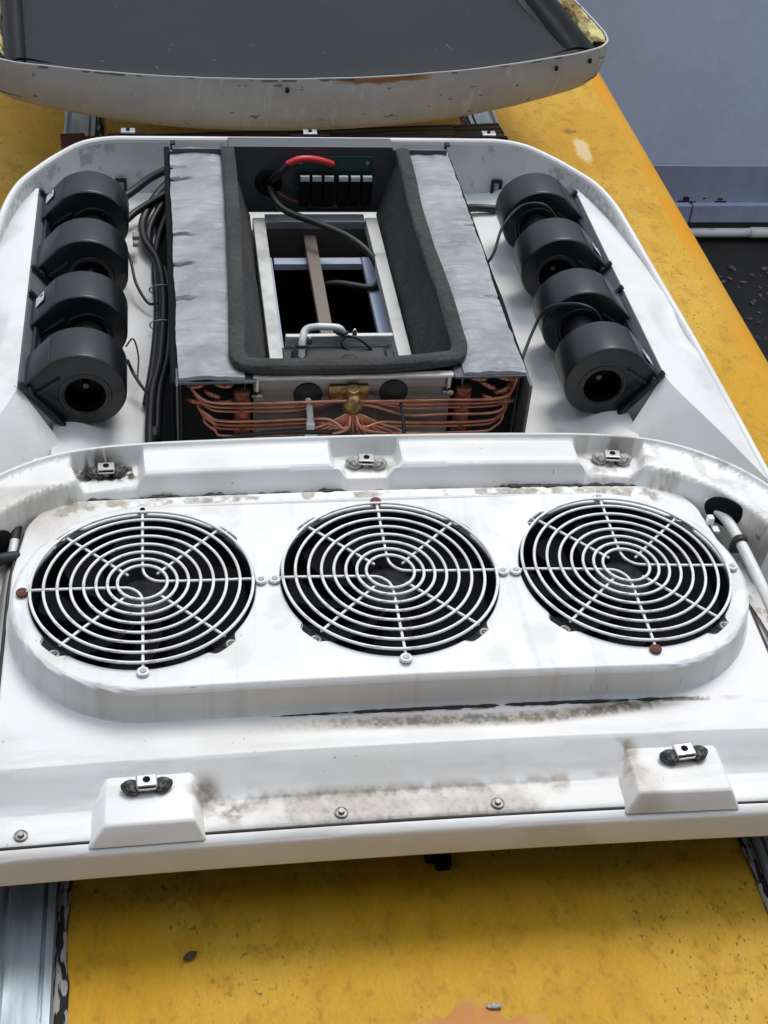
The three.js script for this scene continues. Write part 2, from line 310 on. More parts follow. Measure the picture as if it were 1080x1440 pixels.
// ------------------------------------------------------------------ bus
const roofY = (x) => -0.335 - 0.028 * (x - 0.03) * (x - 0.03);
const BZ0 = -5.7, BZ1 = 3.2;
{
  const bus = thing('bus', 'ochre yellow bus seen from above, its dusty roof carrying the white air conditioner', 'bus');
  // roof skin with the opening of the air duct left out: four sheets round it
  const hole = { x0: -0.135, x1: 0.135, z0: -1.30, z1: -0.62 };
  const sheet = (x0, x1, z0, z1, nx, nz) => planUV(grid(range(x0, x1, nx), range(z0, z1, nz), (x, z) => [x, roofY(x) + 0.003 * (fbm(x * 2.2, z * 2.2, 61, 2) - 0.5), z], 0), -1.2, 1.26, -3.4, 1.0);
  const XL = -1.03, XR = 1.135;
  part(bus, 'roof', merge([sheet(XL, XR, hole.z1, BZ1, 40, 60), sheet(XL, XR, BZ0, hole.z0, 40, 60), sheet(XL, hole.x0, hole.z0, hole.z1, 12, 10), sheet(hole.x1, XR, hole.z0, hole.z1, 12, 10)]), M.yellow);
  for (const s of [-1, 1]) {                                   // rounded cant rails and body sides
    const xe = s > 0 ? XR : -XL, y0 = roofY(s * xe), sl = Math.atan(2 * 0.028 * 1.06);
    const prof = [];
    for (let i = 0; i <= 14; i++) { const a = sl + (Math.PI / 2 - 0.05 - sl) * i / 14, R = 0.105; prof.push([xe + R * (Math.sin(a) - Math.sin(sl)), y0 - R * (Math.cos(sl) - Math.cos(a))]); }
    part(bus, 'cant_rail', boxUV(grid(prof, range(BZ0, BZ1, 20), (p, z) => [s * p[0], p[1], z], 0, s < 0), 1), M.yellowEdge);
    const e = prof[14];
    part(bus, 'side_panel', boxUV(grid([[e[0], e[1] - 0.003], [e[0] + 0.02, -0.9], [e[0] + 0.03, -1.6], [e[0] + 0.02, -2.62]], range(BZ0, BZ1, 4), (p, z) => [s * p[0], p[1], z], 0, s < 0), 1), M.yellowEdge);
  }
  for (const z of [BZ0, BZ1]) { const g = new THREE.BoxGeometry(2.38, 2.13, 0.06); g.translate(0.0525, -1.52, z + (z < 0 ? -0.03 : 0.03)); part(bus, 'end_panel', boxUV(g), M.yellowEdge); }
  // dark cabin below the opening
  const cab = new THREE.BoxGeometry(2.1, 1.9, 8.6); cab.translate(0, -1.5, -1.25);
  const floor = new THREE.BoxGeometry(2.3, 0.06, 8.8); floor.translate(0, -2.6, -1.25);
  part(bus, 'cabin_floor', floor, std({ color: lin(0.13, 0.12, 0.11), roughness: 0.8 }));
  // drip rails down both sides of the unit: flat painted channels with grooves and failing sealant
  const railPaint = std({ map: tex(256, 1024, (u, v) => { const a = fbm(u * 4, v * 20, 1311, 5, 0), st = fbm(u * 30, v * 4, 1331, 3, 0); return mixc([0.72, 0.77, 0.80], [0.62, 0.665, 0.69], sst(0.35, 0.7, a * 0.8 + st * 0.2)); }, true), roughness: 0.28, metalness: 0.35 });
  const sealTex = tex(128, 1024, (u, v) => { const a = fbm(u * 5, v * 60, 1351, 4, 0); return mixc([0.06, 0.058, 0.055], [0.62, 0.60, 0.57], sst(0.42, 0.56, a)); });
  const sealM = std({ map: sealTex, roughness: 0.8 });
  for (const s of [-1, 1]) {
    const rx = (d) => s < 0 ? -(d + 0.006) : d + 0.056;
    const prof = [[-0.660, -0.004], [-0.660, 0.010], [-0.656, 0.013], [-0.651, 0.013], [-0.648, 0.006], [-0.643, 0.004], [-0.638, 0.009], [-0.586, 0.010], [-0.584, 0.001], [-0.580, 0.001], [-0.578, 0.011], [-0.5665, 0.0115], [-0.565, 0.0], [-0.560, -0.002]].map(([a, y]) => [-a, y]);
    const us = prof.map((_, i) => i);
    const rail = part(bus, 'roof_rail', grid(us, range(BZ0 + 0.1, BZ1 - 0.1, 80), (i, z) => [rx(prof[i][0]), roofY(0.6) + prof[i][1] + 0.001 * Math.sin(z * 7 + i), z], 0.5, s > 0), railPaint);
    const uvA = rail.geometry.attributes.uv, pA = rail.geometry.attributes.position;
    for (let i = 0; i < uvA.count; i++) uvA.setXY(i, (Math.abs(pA.getX(i)) - 0.56) / 0.1, pA.getZ(i) / 2);
    const seal = grid(range(0, 1, 9), range(-3.4, 1.0, 900), (u, z) => {
      const w0 = 0.5635, w1 = 0.543 - 0.011 * (fbm(z * 9, 3, 1371, 4) - 0.45) * (s < 0 ? 1.6 : 0.8), x = mix(w0, w1, u);
      const h = Math.sin(Math.PI * u) * (0.003 + 0.010 * Math.max(0, fbm(u * 3 + z * 40, z * 60, 1391, 3) - 0.35));
      return [rx(x), roofY(0.55) + 0.0005 + h, z];
    }, 0, s > 0);
    part(rail, 'sealant_strip', seal, sealM); const su = seal.attributes.uv, sp = seal.attributes.position; for (let i = 0; i < su.count; i++) su.setXY(i, su.getX(i), sp.getZ(i) / 1.6);
  }
  // orange filler patch at the bottom of the picture
  const fs = range(0, 2 * Math.PI, 60), patch = grid(fs, [0, 0.4, 0.75, 0.92, 1], (a, r) => {
    const R = 0.150 + 0.11 * (fbm(Math.cos(a) * 2.4 + 4, Math.sin(a) * 2 + 4, 1411, 4) - 0.5), x = 0.075 + Math.cos(a) * R * r * 1.05, z = 0.738 + Math.sin(a) * R * r * 0.85;
    return [x, roofY(x) + 0.002 + 0.006 * (1 - r * r) * (0.7 + 0.6 * fbm(x * 30, z * 30, 1431, 3)), z];
  }, 0, true);
  part(bus, 'filler_patch', boxUV(patch, 0.3), std({ map: tex(256, 256, (u, v) => { const a = fbm(u * 7, v * 7, 1451, 5, 7); return mixc([0.74, 0.50, 0.25], [0.75, 0.57, 0.20], sst(0.38, 0.62, a)); }), roughness: 0.7 }), 'orange patch of body filler on the roof');
  const gl = new THREE.SphereGeometry(0.008, 10, 8); gl.scale(1.7, 0.4, 0.7); gl.translate(0.104, -0.329, 0.630); part(bus, 'filler_lump', gl, M.paleRubber);
  part(bus, 'cable_entry', merge([rbox(0.045, 0.03, 0.06, 0.06, -0.325, 0.325, 0.006), rbox(0.028, 0.02, 0.03, 0.066, -0.326, 0.358, 0.006)]), M.black);
  // painted upstand round the duct opening and the steel beam across it
  const up = []; const zc = (hole.z0 + hole.z1) / 2;
  for (const s of [-1, 1]) up.push(rbox(0.03, 0.2, hole.z1 - hole.z0 + 0.02, s * 0.142, -0.237, zc, 0.003));
  for (const z of [hole.z0 - 0.0, hole.z1 + 0.0]) up.push(rbox(0.253, 0.198, 0.03, 0, -0.238, z, 0.003));
  part(bus, 'duct_upstand', boxUV(merge(up)), M.plasticDark);
}
{
  const leaf = (name, label, x, y, z, s, turn, mat) => {
    const g = grid(range(-1, 1, 10), range(-1, 1, 6), (u, v) => { const w = (1 - u * u) * 0.55; return [u * s, 0.0025 + 0.12 * s * u * u + 0.1 * s * v * v * w, v * w * s]; }, 0);
    const g2 = g.clone(); g2.translate(0, -0.0008, 0);
    g.rotateY(turn); g2.rotateY(turn); const m = new THREE.Mesh(merge([g, g2]), mat); m.name = name; m.position.set(x, y, z); m.castShadow = m.receiveShadow = true; m.userData = { label, category: 'leaf' }; scene.add(m); return m;
  };
  leaf('dead_leaf', 'dark dry leaf fragment lying on the yellow bus roof in front of the unit', -0.360, roofY(0.36) + 0.002, 0.499, 0.013, 0.5, std({ color: lin(0.05, 0.035, 0.02), roughness: 0.8 }));
  leaf('dead_leaf_001', 'tiny brown leaf scrap on the white lid below the left and middle fans', -0.203, -0.0735, 0.275, 0.007, 0.3, std({ color: lin(0.07, 0.05, 0.03), roughness: 0.8 }));
}

// ------------------------------------------------------------------ the rear tray with blowers and coil: the air conditioner
const ac = thing('air_conditioner', 'open white rooftop air conditioner tray with eight black blowers round a foil covered coil box', 'air conditioner');
{
  // front edge of the base, under the lid
  const lip = [[0.39, -0.158], [0.399, -0.1555], [0.404, -0.156], [0.4135, -0.1605], [0.4165, -0.164], [0.4185, -0.170], [0.4215, -0.214], [0.419, -0.219], [0.412, -0.221], [0.38, -0.221]];
  for (const q of lip) { q[0] += 0.0235; q[1] += 0.031; }
  const us = lip.map((_, i) => i);
  part(ac, 'base_front', boxUV(grid(range(-0.87, 0.87, 60), us, (x, i) => [x, lip[i][1] - 0.028 * x * x, lip[i][0]], 0.5), 1), M.white);
  part(ac, 'lid_seal', merge([grid(range(-0.86, 0.86, 120), range(0, Math.PI * 2, 8), (x, a) => [x, -0.1262 - 0.028 * x * x + 0.0035 * Math.sin(a) + 0.001 * (fbm(x * 14, 1, 1511, 3) - 0.5), 0.4222 + 0.0035 * Math.cos(a)], 0)]), M.rubber);
  part(ac, 'base_shade_skirt', boxUV(merge([rbox(1.66, 0.15, 0.02, 0, -0.262, 0.27, 0.003), rbox(0.02, 0.15, 1.74, -0.72, -0.262, -0.62, 0.003), rbox(0.02, 0.15, 1.74, 0.72, -0.262, -0.62, 0.003), rbox(1.42, 0.15, 0.02, 0, -0.262, -1.5, 0.003)]), 1), M.plasticDark);  // dark skirt added to blacken the shaded gap under the base
  part(ac, 'base_plate', boxUV(merge([rbox(1.7, 0.004, 0.66, 0, -0.212, 0.07, 0.001)]), 1), M.darkMetal);
  // floor pan
  const fl = new THREE.BoxGeometry(1.62, 0.02, 1.2); fl.translate(0, -0.142, -1.03);
  const FY = -0.13;
  const floorP = grid(range(-0.6, 0.6, 60), range(-1.62, -0.46, 50), (x, z) => {
    let y = FY; const r = Math.abs(x);
    y += 0.012 * sst(-1.33, -1.36, z) * sst(0.34, 0.36, r);        // step towards the back corner
    y += 0.035 * sst(0.47, 0.56, r); return [x, y + 0.001 * fbm(x * 6, z * 6, 1531, 3), z];
  }, 0.5);
  // the duct opening goes through the floor: leave out the cells over it
  part(ac, 'floor_pan', boxUV(cut(floorP, (x, y, z) => Math.abs(x) < 0.2 && z > -1.43 && z < -0.55), 1), M.white);
  part(ac, 'front_ledge', boxUV(merge([rbox(0.28, 0.05, 0.09, 0.50, -0.116, -0.433, 0.006), rbox(0.25, 0.05, 0.09, -0.51, -0.116, -0.433, 0.006)]), 1), M.white);

  // outer wall: swept rim, right half mirrored to the left
  const R = [[0.0, 0.030, -1.622], [0.25, 0.030, -1.622], [0.42, 0.030, -1.622], [0.50, 0.030, -1.619], [0.56, 0.030, -1.595], [0.62, 0.030, -1.525], [0.66, 0.030, -1.462], [0.70, 0.030, -1.383], [0.725, 0.024, -1.29], [0.740, 0.011, -1.19], [0.754, -0.004, -1.08], [0.766, -0.014, -0.93], [0.777, -0.022, -0.78], [0.787, -0.031, -0.60], [0.794, -0.038, -0.45], [0.80, -0.046, -0.36], [0.806, -0.052, -0.26]];
  const full = [...R.slice(1).reverse().map(([x, y, z]) => [-x, y, z]), ...R].map((p) => V3(...p));
  const curve = new THREE.CatmullRomCurve3(full, false, 'centripetal');
  const N = 260, pts = curve.getSpacedPoints(N);
  const nor = pts.map((p, i) => { const a = pts[Math.max(0, i - 1)], b = pts[Math.min(N, i + 1)], t = b.clone().sub(a).setY(0).normalize(); return V3(-t.z, 0, t.x); });   // towards the middle
  const wallP = [[-0.03, -0.20], [-0.022, -0.05], [-0.012, -0.012], [-0.011, -0.003], [-0.007, 0.001], [0, 0], [0.0035, -0.004], [0.004, -0.012], [0.012, -0.17]];
  const is = pts.map((_, i) => i);
  const wall = (ks) => grid(is, ks, (i, k) => { const [d, dy] = wallP[k], p = pts[i], n = nor[i]; return [p.x + n.x * d, p.y + dy, p.z + n.z * d]; }, 0.5);
  part(ac, 'tray_rim', boxUV(wall([0, 1, 2, 3, 4, 5, 6, 7]), 1), M.white);
  part(ac, 'tray_wall', boxUV(wall([7, 8]), 0.7), M.wallGel);

  // side wings between the blower boards and the rim, with the front facet
  for (const s of [-1, 1]) {
    const inner = (z) => [0.662, -0.004, z];
    const rimAt = (z) => { let b = R[0]; for (let i = 1; i < R.length; i++) if (R[i][2] >= z) { const a = R[i - 1], t = clamp((z - a[2]) / (R[i][2] - a[2])); return [mix(a[0], R[i][0], t), mix(a[1], R[i][1], t)]; } return [b[0], b[1]]; };
    const zs = range(-1.415, -0.30, 60), us = range(0, 1, 16);
    const wing = grid(us, zs, (u, z) => {
      const zz = Math.min(z, -0.30), [rx, ry] = rimAt(zz), zf = -0.595 + 0.295 * Math.pow(u, 0.8);   // front crease runs outwards
      const zq = Math.min(z, zf), [qx, qy] = rimAt(zq), yo = Math.min(qy - 0.003, -0.017) , xo = qx - 0.003;
      let x = mix(0.662, xo, u), y = mix(-0.004, yo, u) + 0.006 * Math.sin(Math.PI * u);
      y -= 0.016 * sst(0.10, 0.02, Math.hypot((zq + 0.80) * 0.8, (u - 0.72) * 0.22)) ;        // pressed hollow
      return [s * x, y, zq];
    }, 0.35, s < 0);
    const zf = (u) => -0.595 + 0.295 * Math.pow(u, 0.8);
    const facet = grid(us, range(0, 1, 10), (u, v) => {
      const z0 = zf(u), [qx, qy] = rimAt(z0), x0 = mix(0.662, qx - 0.003, u), y0 = mix(-0.004, Math.min(qy - 0.003, -0.017), u) + 0.006 * Math.sin(Math.PI * u);
      const x1 = mix(0.555, 0.785, u), z1 = mix(-0.605, -0.385, Math.min(1, u)) + 0.10 * (1 - u), y1 = mix(-0.128, -0.10, u);
      return [s * mix(x0, x1, v), mix(y0, y1, v), mix(z0, Math.max(z1, z0 + 0.01), v)];
    }, 0.35, s < 0);
    const inn = grid(range(0, 1, 1), [0, 1], (u, v) => [s * mix(0.662, 0.55, v), mix(-0.004, -0.128, v), -1.415 + 0.0 * u], 0);
    const cheek = grid([0, 1], range(0, 1, 6), (u, v) => [s * mix(mix(0.668, 0.552, v), mix(0.70, 0.60, v), u), mix(mix(-0.001, -0.13, v), -0.16, u), -0.593 + 0.002 * u], 0, s < 0);
    const foot = grid([0, 1], [0, 1], (u, v) => [s * mix(0.53, 0.80, u), -0.129, mix(-0.62, -0.39, v)], 0);
    part(ac, 'side_wing', boxUV(merge([wing, facet, cheek, foot]), 1), M.white);
    // back end closed down to the floor
    part(ac, 'wing_end', boxUV(grid([0, 1], [0, 1], (u, v) => [s * mix(0.664, 0.70, u), mix(-0.006, -0.13, v), -1.416], 0), 1), M.white);
    // sloping board that the blowers blow through
    const bd = new THREE.BoxGeometry(0.162, 0.006, 0.83); bd.rotateZ(s * 0.925); bd.translate(s * 0.6125, -0.067, -1.004);
    part(ac, 'blower_board', boxUV(bd), M.board);
  }
  // clips on the back wall and rim
  for (const x of [-0.475, 0.506]) part(ac, 'wall_clip', merge([rbox(0.028, 0.006, 0.014, x, -0.078, -1.603, 0.002), rbox(0.007, 0.04, 0.010, x - 0.011, -0.096, -1.604, 0.002), rbox(0.007, 0.034, 0.010, x + 0.011, -0.093, -1.604, 0.002), rbox(0.02, 0.006, 0.01, x, -0.112, -1.604, 0.002)]), M.plasticDark);
  for (const x of [-0.452, 0.009, 0.478]) {
    const c = part(ac, 'rim_clip', merge([rbox(0.036, 0.004, 0.02, x, 0.037, -1.648, 0.001), rbox(0.036, 0.02, 0.003, x, 0.028, -1.638, 0.001)]), M.chrome);
    part(c, 'rim_notch', rbox(0.10, 0.010, 0.012, x, 0.0285, -1.6375, 0.003), M.black);
    part(c, 'clip_hole', cyl(0.005, 0.005, 0.002, x, 0.0405, -1.648, 12), M.black);
  }

  // ---- double blowers
  const scroll = (() => {
    const sh = new THREE.Shape(); const p = [];
    for (let a = -95; a >= -312; a -= 7) { const t = (-95 - a) / 217, r = 0.074 + 0.028 * Math.pow(t, 1.3); p.push([Math.cos(a * Math.PI / 180) * r, Math.sin(a * Math.PI / 180) * r]); }
    p.push([0.1165, 0.0265], [0.031, -0.0885]);
    p.forEach(([x, y], i) => i ? sh.lineTo(x, y) : sh.moveTo(x, y)); sh.closePath();
    const h = new THREE.Path(); h.absarc(0, 0, 0.046, 0, Math.PI * 2, true); sh.holes.push(h);
    const g = new THREE.ExtrudeGeometry(sh, { depth: 0.094, bevelEnabled: true, bevelThickness: 0.006, bevelSize: 0.005, bevelOffset: -0.005, bevelSegments: 3, curveSegments: 40 });
    g.translate(0, 0, -0.047); return toCreasedNormals(g, 0.55);
  })();
  const CY = -0.030, CX = 0.533;
  const mirrorX = (g) => { const n = g.clone(); n.applyMatrix4(new THREE.Matrix4().makeScale(-1, 1, 1)); if (n.index) { const a = n.index.array; for (let i = 0; i < a.length; i += 3) { const t = a[i]; a[i] = a[i + 1]; a[i + 1] = t; } } else for (const k of Object.keys(n.attributes)) { const at = n.attributes[k], s = at.itemSize; for (let i = 0; i < at.count; i += 3) for (let e = 0; e < s; e++) { const t = at.array[(i + 1) * s + e]; at.array[(i + 1) * s + e] = at.array[(i + 2) * s + e]; at.array[(i + 2) * s + e] = t; } } return n; };
  for (const s of [-1, 1]) for (const [zA, zB, first] of [[-1.322, -1.096, 1], [-0.866, -0.648, 0]]) {
    const zm = (zA + zB) / 2, len = zB - zA + 0.135;
    // mounting flange frame lying on the board
    const fg = merge([rbox(0.012, 0.007, len, 0.66 - 0.006, 0.004, zm, 0.002), rbox(0.165, 0.008, 0.012, 0.60, 0, zm - len / 2 + 0.006, 0.002), rbox(0.165, 0.008, 0.012, 0.60, 0, zm + len / 2 - 0.006, 0.002), rbox(0.012, 0.007, len, 0.53, 0, zm, 0.002), rbox(0.012, 0.016, 0.112, 0.628, 0.012, zm, 0.002)]);
    fg.translate(-0.60, 0, 0); fg.rotateZ(0.925); fg.translate(CX + 0.075, CY - 0.026, 0);
    const bl = part(ac, 'double_blower', s > 0 ? fg : mirrorX(fg), M.plastic);
    for (const z of [zA, zB]) {
      const g = scroll.clone(); g.translate(CX, CY, z); part(bl, 'scroll_casing', s > 0 ? g : mirrorX(g), M.plastic);
      for (const e of [-1, 1]) {
        const t = new THREE.TorusGeometry(0.0495, 0.0042, 8, 40); t.scale(1, 1, 0.6); t.translate(s * CX, CY, z + e * 0.0525); part(bl, 'inlet_ring', t, M.plastic);
        const rb = rbox(0.056, 0.0055, 0.013, 0, 0, 0, 0.0015); rb.rotateZ(-0.62); rb.translate(CX + 0.070, CY + 0.026, z + e * 0.0545); part(bl, 'casing_rib', s > 0 ? rb : mirrorX(rb), M.plastic);
        const rb2 = rbox(0.004, 0.045, 0.010, 0, 0, 0, 0.001); rb2.rotateZ(-0.6); rb2.translate(CX + 0.082, CY - 0.02, z + e * 0.0545); part(bl, 'casing_rib', s > 0 ? rb2 : mirrorX(rb2), M.plastic);
      }
      // impeller inside the inlet
      const blades = []; for (let k = 0; k < 28; k++) { const b = new THREE.BoxGeometry(0.0012, 0.008, 0.09); b.rotateZ(0.5); b.translate(0.0, 0.040, 0); b.rotateZ(k / 28 * Math.PI * 2); b.translate(s * CX, CY, z); blades.push(b); }
      part(bl, 'impeller', merge([...blades, (() => { const c = cyl(0.044, 0.044, 0.004, 0, 0, 0, 32); c.rotateX(Math.PI / 2); c.translate(s * CX, CY, z - 0.01); return c; })()]), M.plasticDark);
      const hub = cyl(0.006, 0.009, 0.03, 0, 0, 0, 16); hub.rotateX(Math.PI / 2); hub.translate(s * CX, CY + 0.0, z + 0.006); part(bl, 'shaft_end', hub, M.darkMetal);
      // moulding seam over the drum
      const sm = rbox(0.002, 0.0025, 0.096, 0, 0, 0, 0.0008); sm.rotateZ(-0.65); sm.translate(CX + 0.066, CY + 0.0775, z); part(bl, 'casing_seam', s > 0 ? sm : mirrorX(sm), M.plastic);
    }
    const mo = merge([cyl(0.036, 0.036, zB - zA - 0.07, 0, 0, 0, 28), cyl(0.041, 0.041, 0.03, 0, 0, 0, 28)]); mo.rotateX(Math.PI / 2); mo.translate(s * CX, CY, zm); part(bl, 'motor', mo, M.plasticDark);
    const mb = rbox(0.012, 0.06, 0.02, 0, 0, 0, 0.002); mb.rotateZ(s * -0.6); mb.translate(s * (CX + 0.045), CY + 0.0, zm); part(bl, 'motor_bracket', mb, M.plasticDark);
    const sz = s < 0 ? zA : zB, st = rbox(0.027, 0.0012, 0.034, 0, 0, 0, 0.0005); st.rotateZ(s * -0.86); st.translate(s * (CX + 0.099), CY + 0.0485, sz - (s < 0 ? 0.012 : -0.02)); part(bl, 'sticker', st, M.sticker, 'small white sticker on the black casing');
    const sp = rbox(0.008, 0.0006, 0.007, 0, 0, 0, 0.0002); sp.rotateZ(s * -0.86); sp.translate(s * (CX + 0.0955), CY + 0.0532, sz - (s < 0 ? 0.020 : -0.012)); part(bl, 'sticker_print', sp, M.black);
  }
  // ---- wiring
  const cab = (pts, r, mat = M.cable, seg = 60, name = 'cable') => part(ac, name, capTube(pts, r, seg, 8), mat);
  cab([[-0.345, -0.03, -1.58], [-0.40, -0.05, -1.56], [-0.45, -0.07, -1.52], [-0.50, -0.08, -1.47]], 0.011);
  cab([[-0.345, -0.05, -1.56], [-0.39, -0.075, -1.5], [-0.420, -0.095, -1.42], [-0.415, -0.10, -1.33], [-0.385, -0.105, -1.24], [-0.374, -0.105, -1.07], [-0.384, -0.105, -0.84], [-0.402, -0.105, -0.71], [-0.408, -0.10, -0.58], [-0.408, -0.10, -0.5]], 0.011);
  cab([[-0.345, -0.065, -1.53], [-0.375, -0.08, -1.47], [-0.405, -0.10, -1.38], [-0.40, -0.115, -1.29], [-0.368, -0.11, -1.20], [-0.362, -0.112, -1.05], [-0.368, -0.112, -0.86], [-0.388, -0.112, -0.72], [-0.395, -0.112, -0.55]], 0.010);
  cab([[-0.345, -0.08, -1.5], [-0.37, -0.10, -1.42], [-0.386, -0.112, -1.34], [-0.393, -0.115, -1.22], [-0.389, -0.118, -1.05], [-0.398, -0.115, -0.86], [-0.415, -0.115, -0.68]], 0.009);
  cab([[-0.345, -0.05, -1.5], [-0.43, -0.08, -1.45], [-0.47, -0.09, -1.40], [-0.51, -0.10, -1.37]], 0.009);
  cab([[-0.46, -0.05, -1.21], [-0.448, -0.07, -1.19], [-0.436, -0.09, -1.12], [-0.41, -0.105, -1.06], [-0.39, -0.10, -1.05]], 0.0035, M.cable, 40);
  cab([[-0.452, -0.06, -0.76], [-0.44, -0.08, -0.74], [-0.42, -0.09, -0.70], [-0.405, -0.10, -0.69]], 0.0035, M.cable, 40);
  cab([[-0.455, -0.05, -0.80], [-0.440, -0.045, -0.82], [-0.430, -0.07, -0.79], [-0.432, -0.09, -0.73], [-0.42, -0.10, -0.715]], 0.002, M.cable, 40);
  for (const [x, z] of [[-0.37, -0.97], [-0.37, -1.12]]) { const t = new THREE.TorusGeometry(0.026, 0.0018, 6, 24); t.scale(1.1, 0.55, 1); t.translate(x - 0.008, -0.108, z); part(ac, 'cable_tie', t, M.dullMetal); }
  part(ac, 'wire_connector', merge([rbox(0.016, 0.012, 0.024, -0.437, -0.085, -1.33, 0.002), rbox(0.014, 0.011, 0.016, -0.437, -0.09, -1.302, 0.002)]), M.paleRubber);
  part(ac, 'floor_seal', boxUV(merge([rbox(0.038, 0.02, 1.12, -0.372, -0.122, -1.0, 0.006), rbox(0.014, 0.205, 1.0, -0.357, -0.028, -0.985, 0.004)]), 1), M.black);
  part(ac, 'drain_block', boxUV(merge([rbox(0.02, 0.02, 0.09, -0.404, -0.10, -0.50, 0.004), rbox(0.012, 0.03, 0.03, -0.398, -0.09, -0.535, 0.004), rbox(0.03, 0.012, 0.02, -0.38, -0.095, -0.48, 0.003)]), 1), M.rubber);
  // right side
  cab([[0.335, 0.03, -1.40], [0.352, 0.0, -1.36], [0.368, -0.04, -1.30], [0.385, -0.06, -1.20], [0.378, -0.03, -1.0], [0.366, 0.0, -0.86], [0.372, -0.02, -0.75], [0.382, -0.045, -0.70]], 0.007);
  cab([[0.345, 0.02, -1.40], [0.36, -0.03, -1.38], [0.375, -0.07, -1.36]], 0.010);
  cab([[0.38, -0.09, -1.47], [0.43, -0.10, -1.50], [0.50, -0.105, -1.50]], 0.011, M.cable, 30);
  cab([[0.383, -0.045, -0.71], [0.42, -0.01, -0.78], [0.45, 0.03, -0.805], [0.50, 0.06, -0.775], [0.54, 0.055, -0.755], [0.57, 0.01, -0.757]], 0.0035, M.cable, 60);
  cab([[0.374, -0.05, -1.11], [0.40, -0.02, -1.13], [0.43, 0.02, -1.19], [0.48, 0.05, -1.23], [0.53, 0.06, -1.215], [0.57, 0.02, -1.205]], 0.0035, M.cable, 60);
  for (const z of [-1.06, -0.71]) part(ac, 'wire_clip', rbox(0.02, 0.016, 0.022, 0.378, -0.05, z, 0.004), M.rubber);

  // ---- coil box with foil covered slabs, foam gasket and deep middle
  const slab = (x0, x1, sd, tears) => grid([-0.06, 0, ...range(0.02, 0.98, 28), 1, 1.06], [-0.03, ...range(0, 1, 220)], (u, v) => {
    const uu = clamp(u), vv = clamp(v), z = mix(-0.488, -1.452, vv), wob = 0.004 * (fbm(vv * 14, sd, sd, 3) - 0.5), xa = x0 + wob * (uu < 0.5 ? 1.6 : 0.4), xb = x1 + wob * (uu > 0.5 ? 1.6 : 0.4);
    let y = 0.083 + 0.010 * (fbm(uu * 2.5 + sd, vv * 14, sd, 4) - 0.5) + 0.004 * Math.sin(Math.PI * uu) + 0.0035 * (1 - Math.abs(2 * fbm(uu * 3 + vv * 6, vv * 34 - uu * 3, sd + 40, 3) - 1)) - 0.003;
    for (const [tv, d] of tears) y -= d * sst(0.009, 0.002, Math.abs(vv - tv + 0.01 * (uu))) * sst(0.5, 0.1, sd === 3 ? uu : 1 - uu);
    if (u < 0 || u > 1) y -= 0.03; if (v < 0) y -= 0.008;
    return [mix(xa, xb, uu), y, z + (v < 0 ? 0.002 : 0)];
  }, 0.5);
  part(ac, 'foil_cover', boxUV(slab(-0.350, -0.224, 3, [[0.84, 0.018], [0.57, 0.018], [0.44, 0.016], [0.90, 0.008], [0.30, 0.010]]), 0.5), M.foil);
  part(ac, 'foil_cover', boxUV(slab(0.205, 0.330, 7, [[0.30, 0.006], [0.62, 0.005]]), 0.5), M.foil);
  // foil edge rolled over black sealing strip on the outer side of each slab
  part(ac, 'edge_strip', merge([tube([[-0.343, 0.06, -1.46], [-0.346, 0.03, -1.53], [-0.346, 0.0, -1.6]], 0.005, 14, 6), tube([[-0.347, 0.078, -1.44], [-0.35, 0.07, -1.2], [-0.352, 0.072, -0.9], [-0.352, 0.07, -0.5]], 0.006, 40, 6), tube([[0.33, 0.07, -1.46], [0.334, 0.068, -1.2], [0.333, 0.072, -0.9], [0.334, 0.07, -0.5]], 0.006, 40, 6)]), M.black);
  for (const [x, z] of [[-0.346, -1.462], [0.332, -1.462]]) part(ac, 'frame_hook', merge([rbox(0.004, 0.05, 0.02, x, 0.06, z - 0.02, 0.001), rbox(0.012, 0.004, 0.02, x + 0.004, 0.085, z - 0.02, 0.001)]), M.plasticDark);
  // foam gasket, open at the back
  const gp = [[-0.212, 0.093, -1.425], [-0.213, 0.095, -1.3], [-0.214, 0.093, -1.15], [-0.219, 0.095, -0.95], [-0.225, 0.094, -0.75], [-0.231, 0.092, -0.6], [-0.232, 0.091, -0.545], [-0.222, 0.090, -0.520], [-0.195, 0.090, -0.514], [-0.08, 0.089, -0.511], [0.08, 0.091, -0.514], [0.165, 0.092, -0.524], [0.196, 0.092, -0.532], [0.207, 0.093, -0.56], [0.208, 0.094, -0.62], [0.209, 0.096, -0.75], [0.203, 0.095, -0.95], [0.203, 0.094, -1.15], [0.209, 0.095, -1.3], [0.212, 0.093, -1.42]];
  const gc = new THREE.CatmullRomCurve3(gp.map((p) => V3(...p)), false, 'centripetal'), GN = 200, gpts = gc.getSpacedPoints(GN);
  const sec = (a) => { const c = Math.cos(a), q = Math.sin(a); return [0.0168 * Math.sign(c) * Math.pow(Math.abs(c), 0.5), 0.0115 * Math.sign(q) * Math.pow(Math.abs(q), 0.6)]; };
  part(ac, 'foam_gasket', boxUV(grid(range(0, Math.PI * 2, 20), gpts.map((_, i) => i), (a, i) => {
    const p = gpts[i], t = gpts[Math.min(GN, i + 1)].clone().sub(gpts[Math.max(0, i - 1)]).normalize(), [d, y] = sec(a), w = 1 + 0.12 * (fbm(i * 0.12, a, 1611, 3) - 0.5);
    return [p.x - t.z * d * w, p.y + y * w, p.z + t.x * d * w];
  }, 0.9), 0.3), M.foam);
  // cavity lining
  const FRY = -0.072;
  const lining = [];
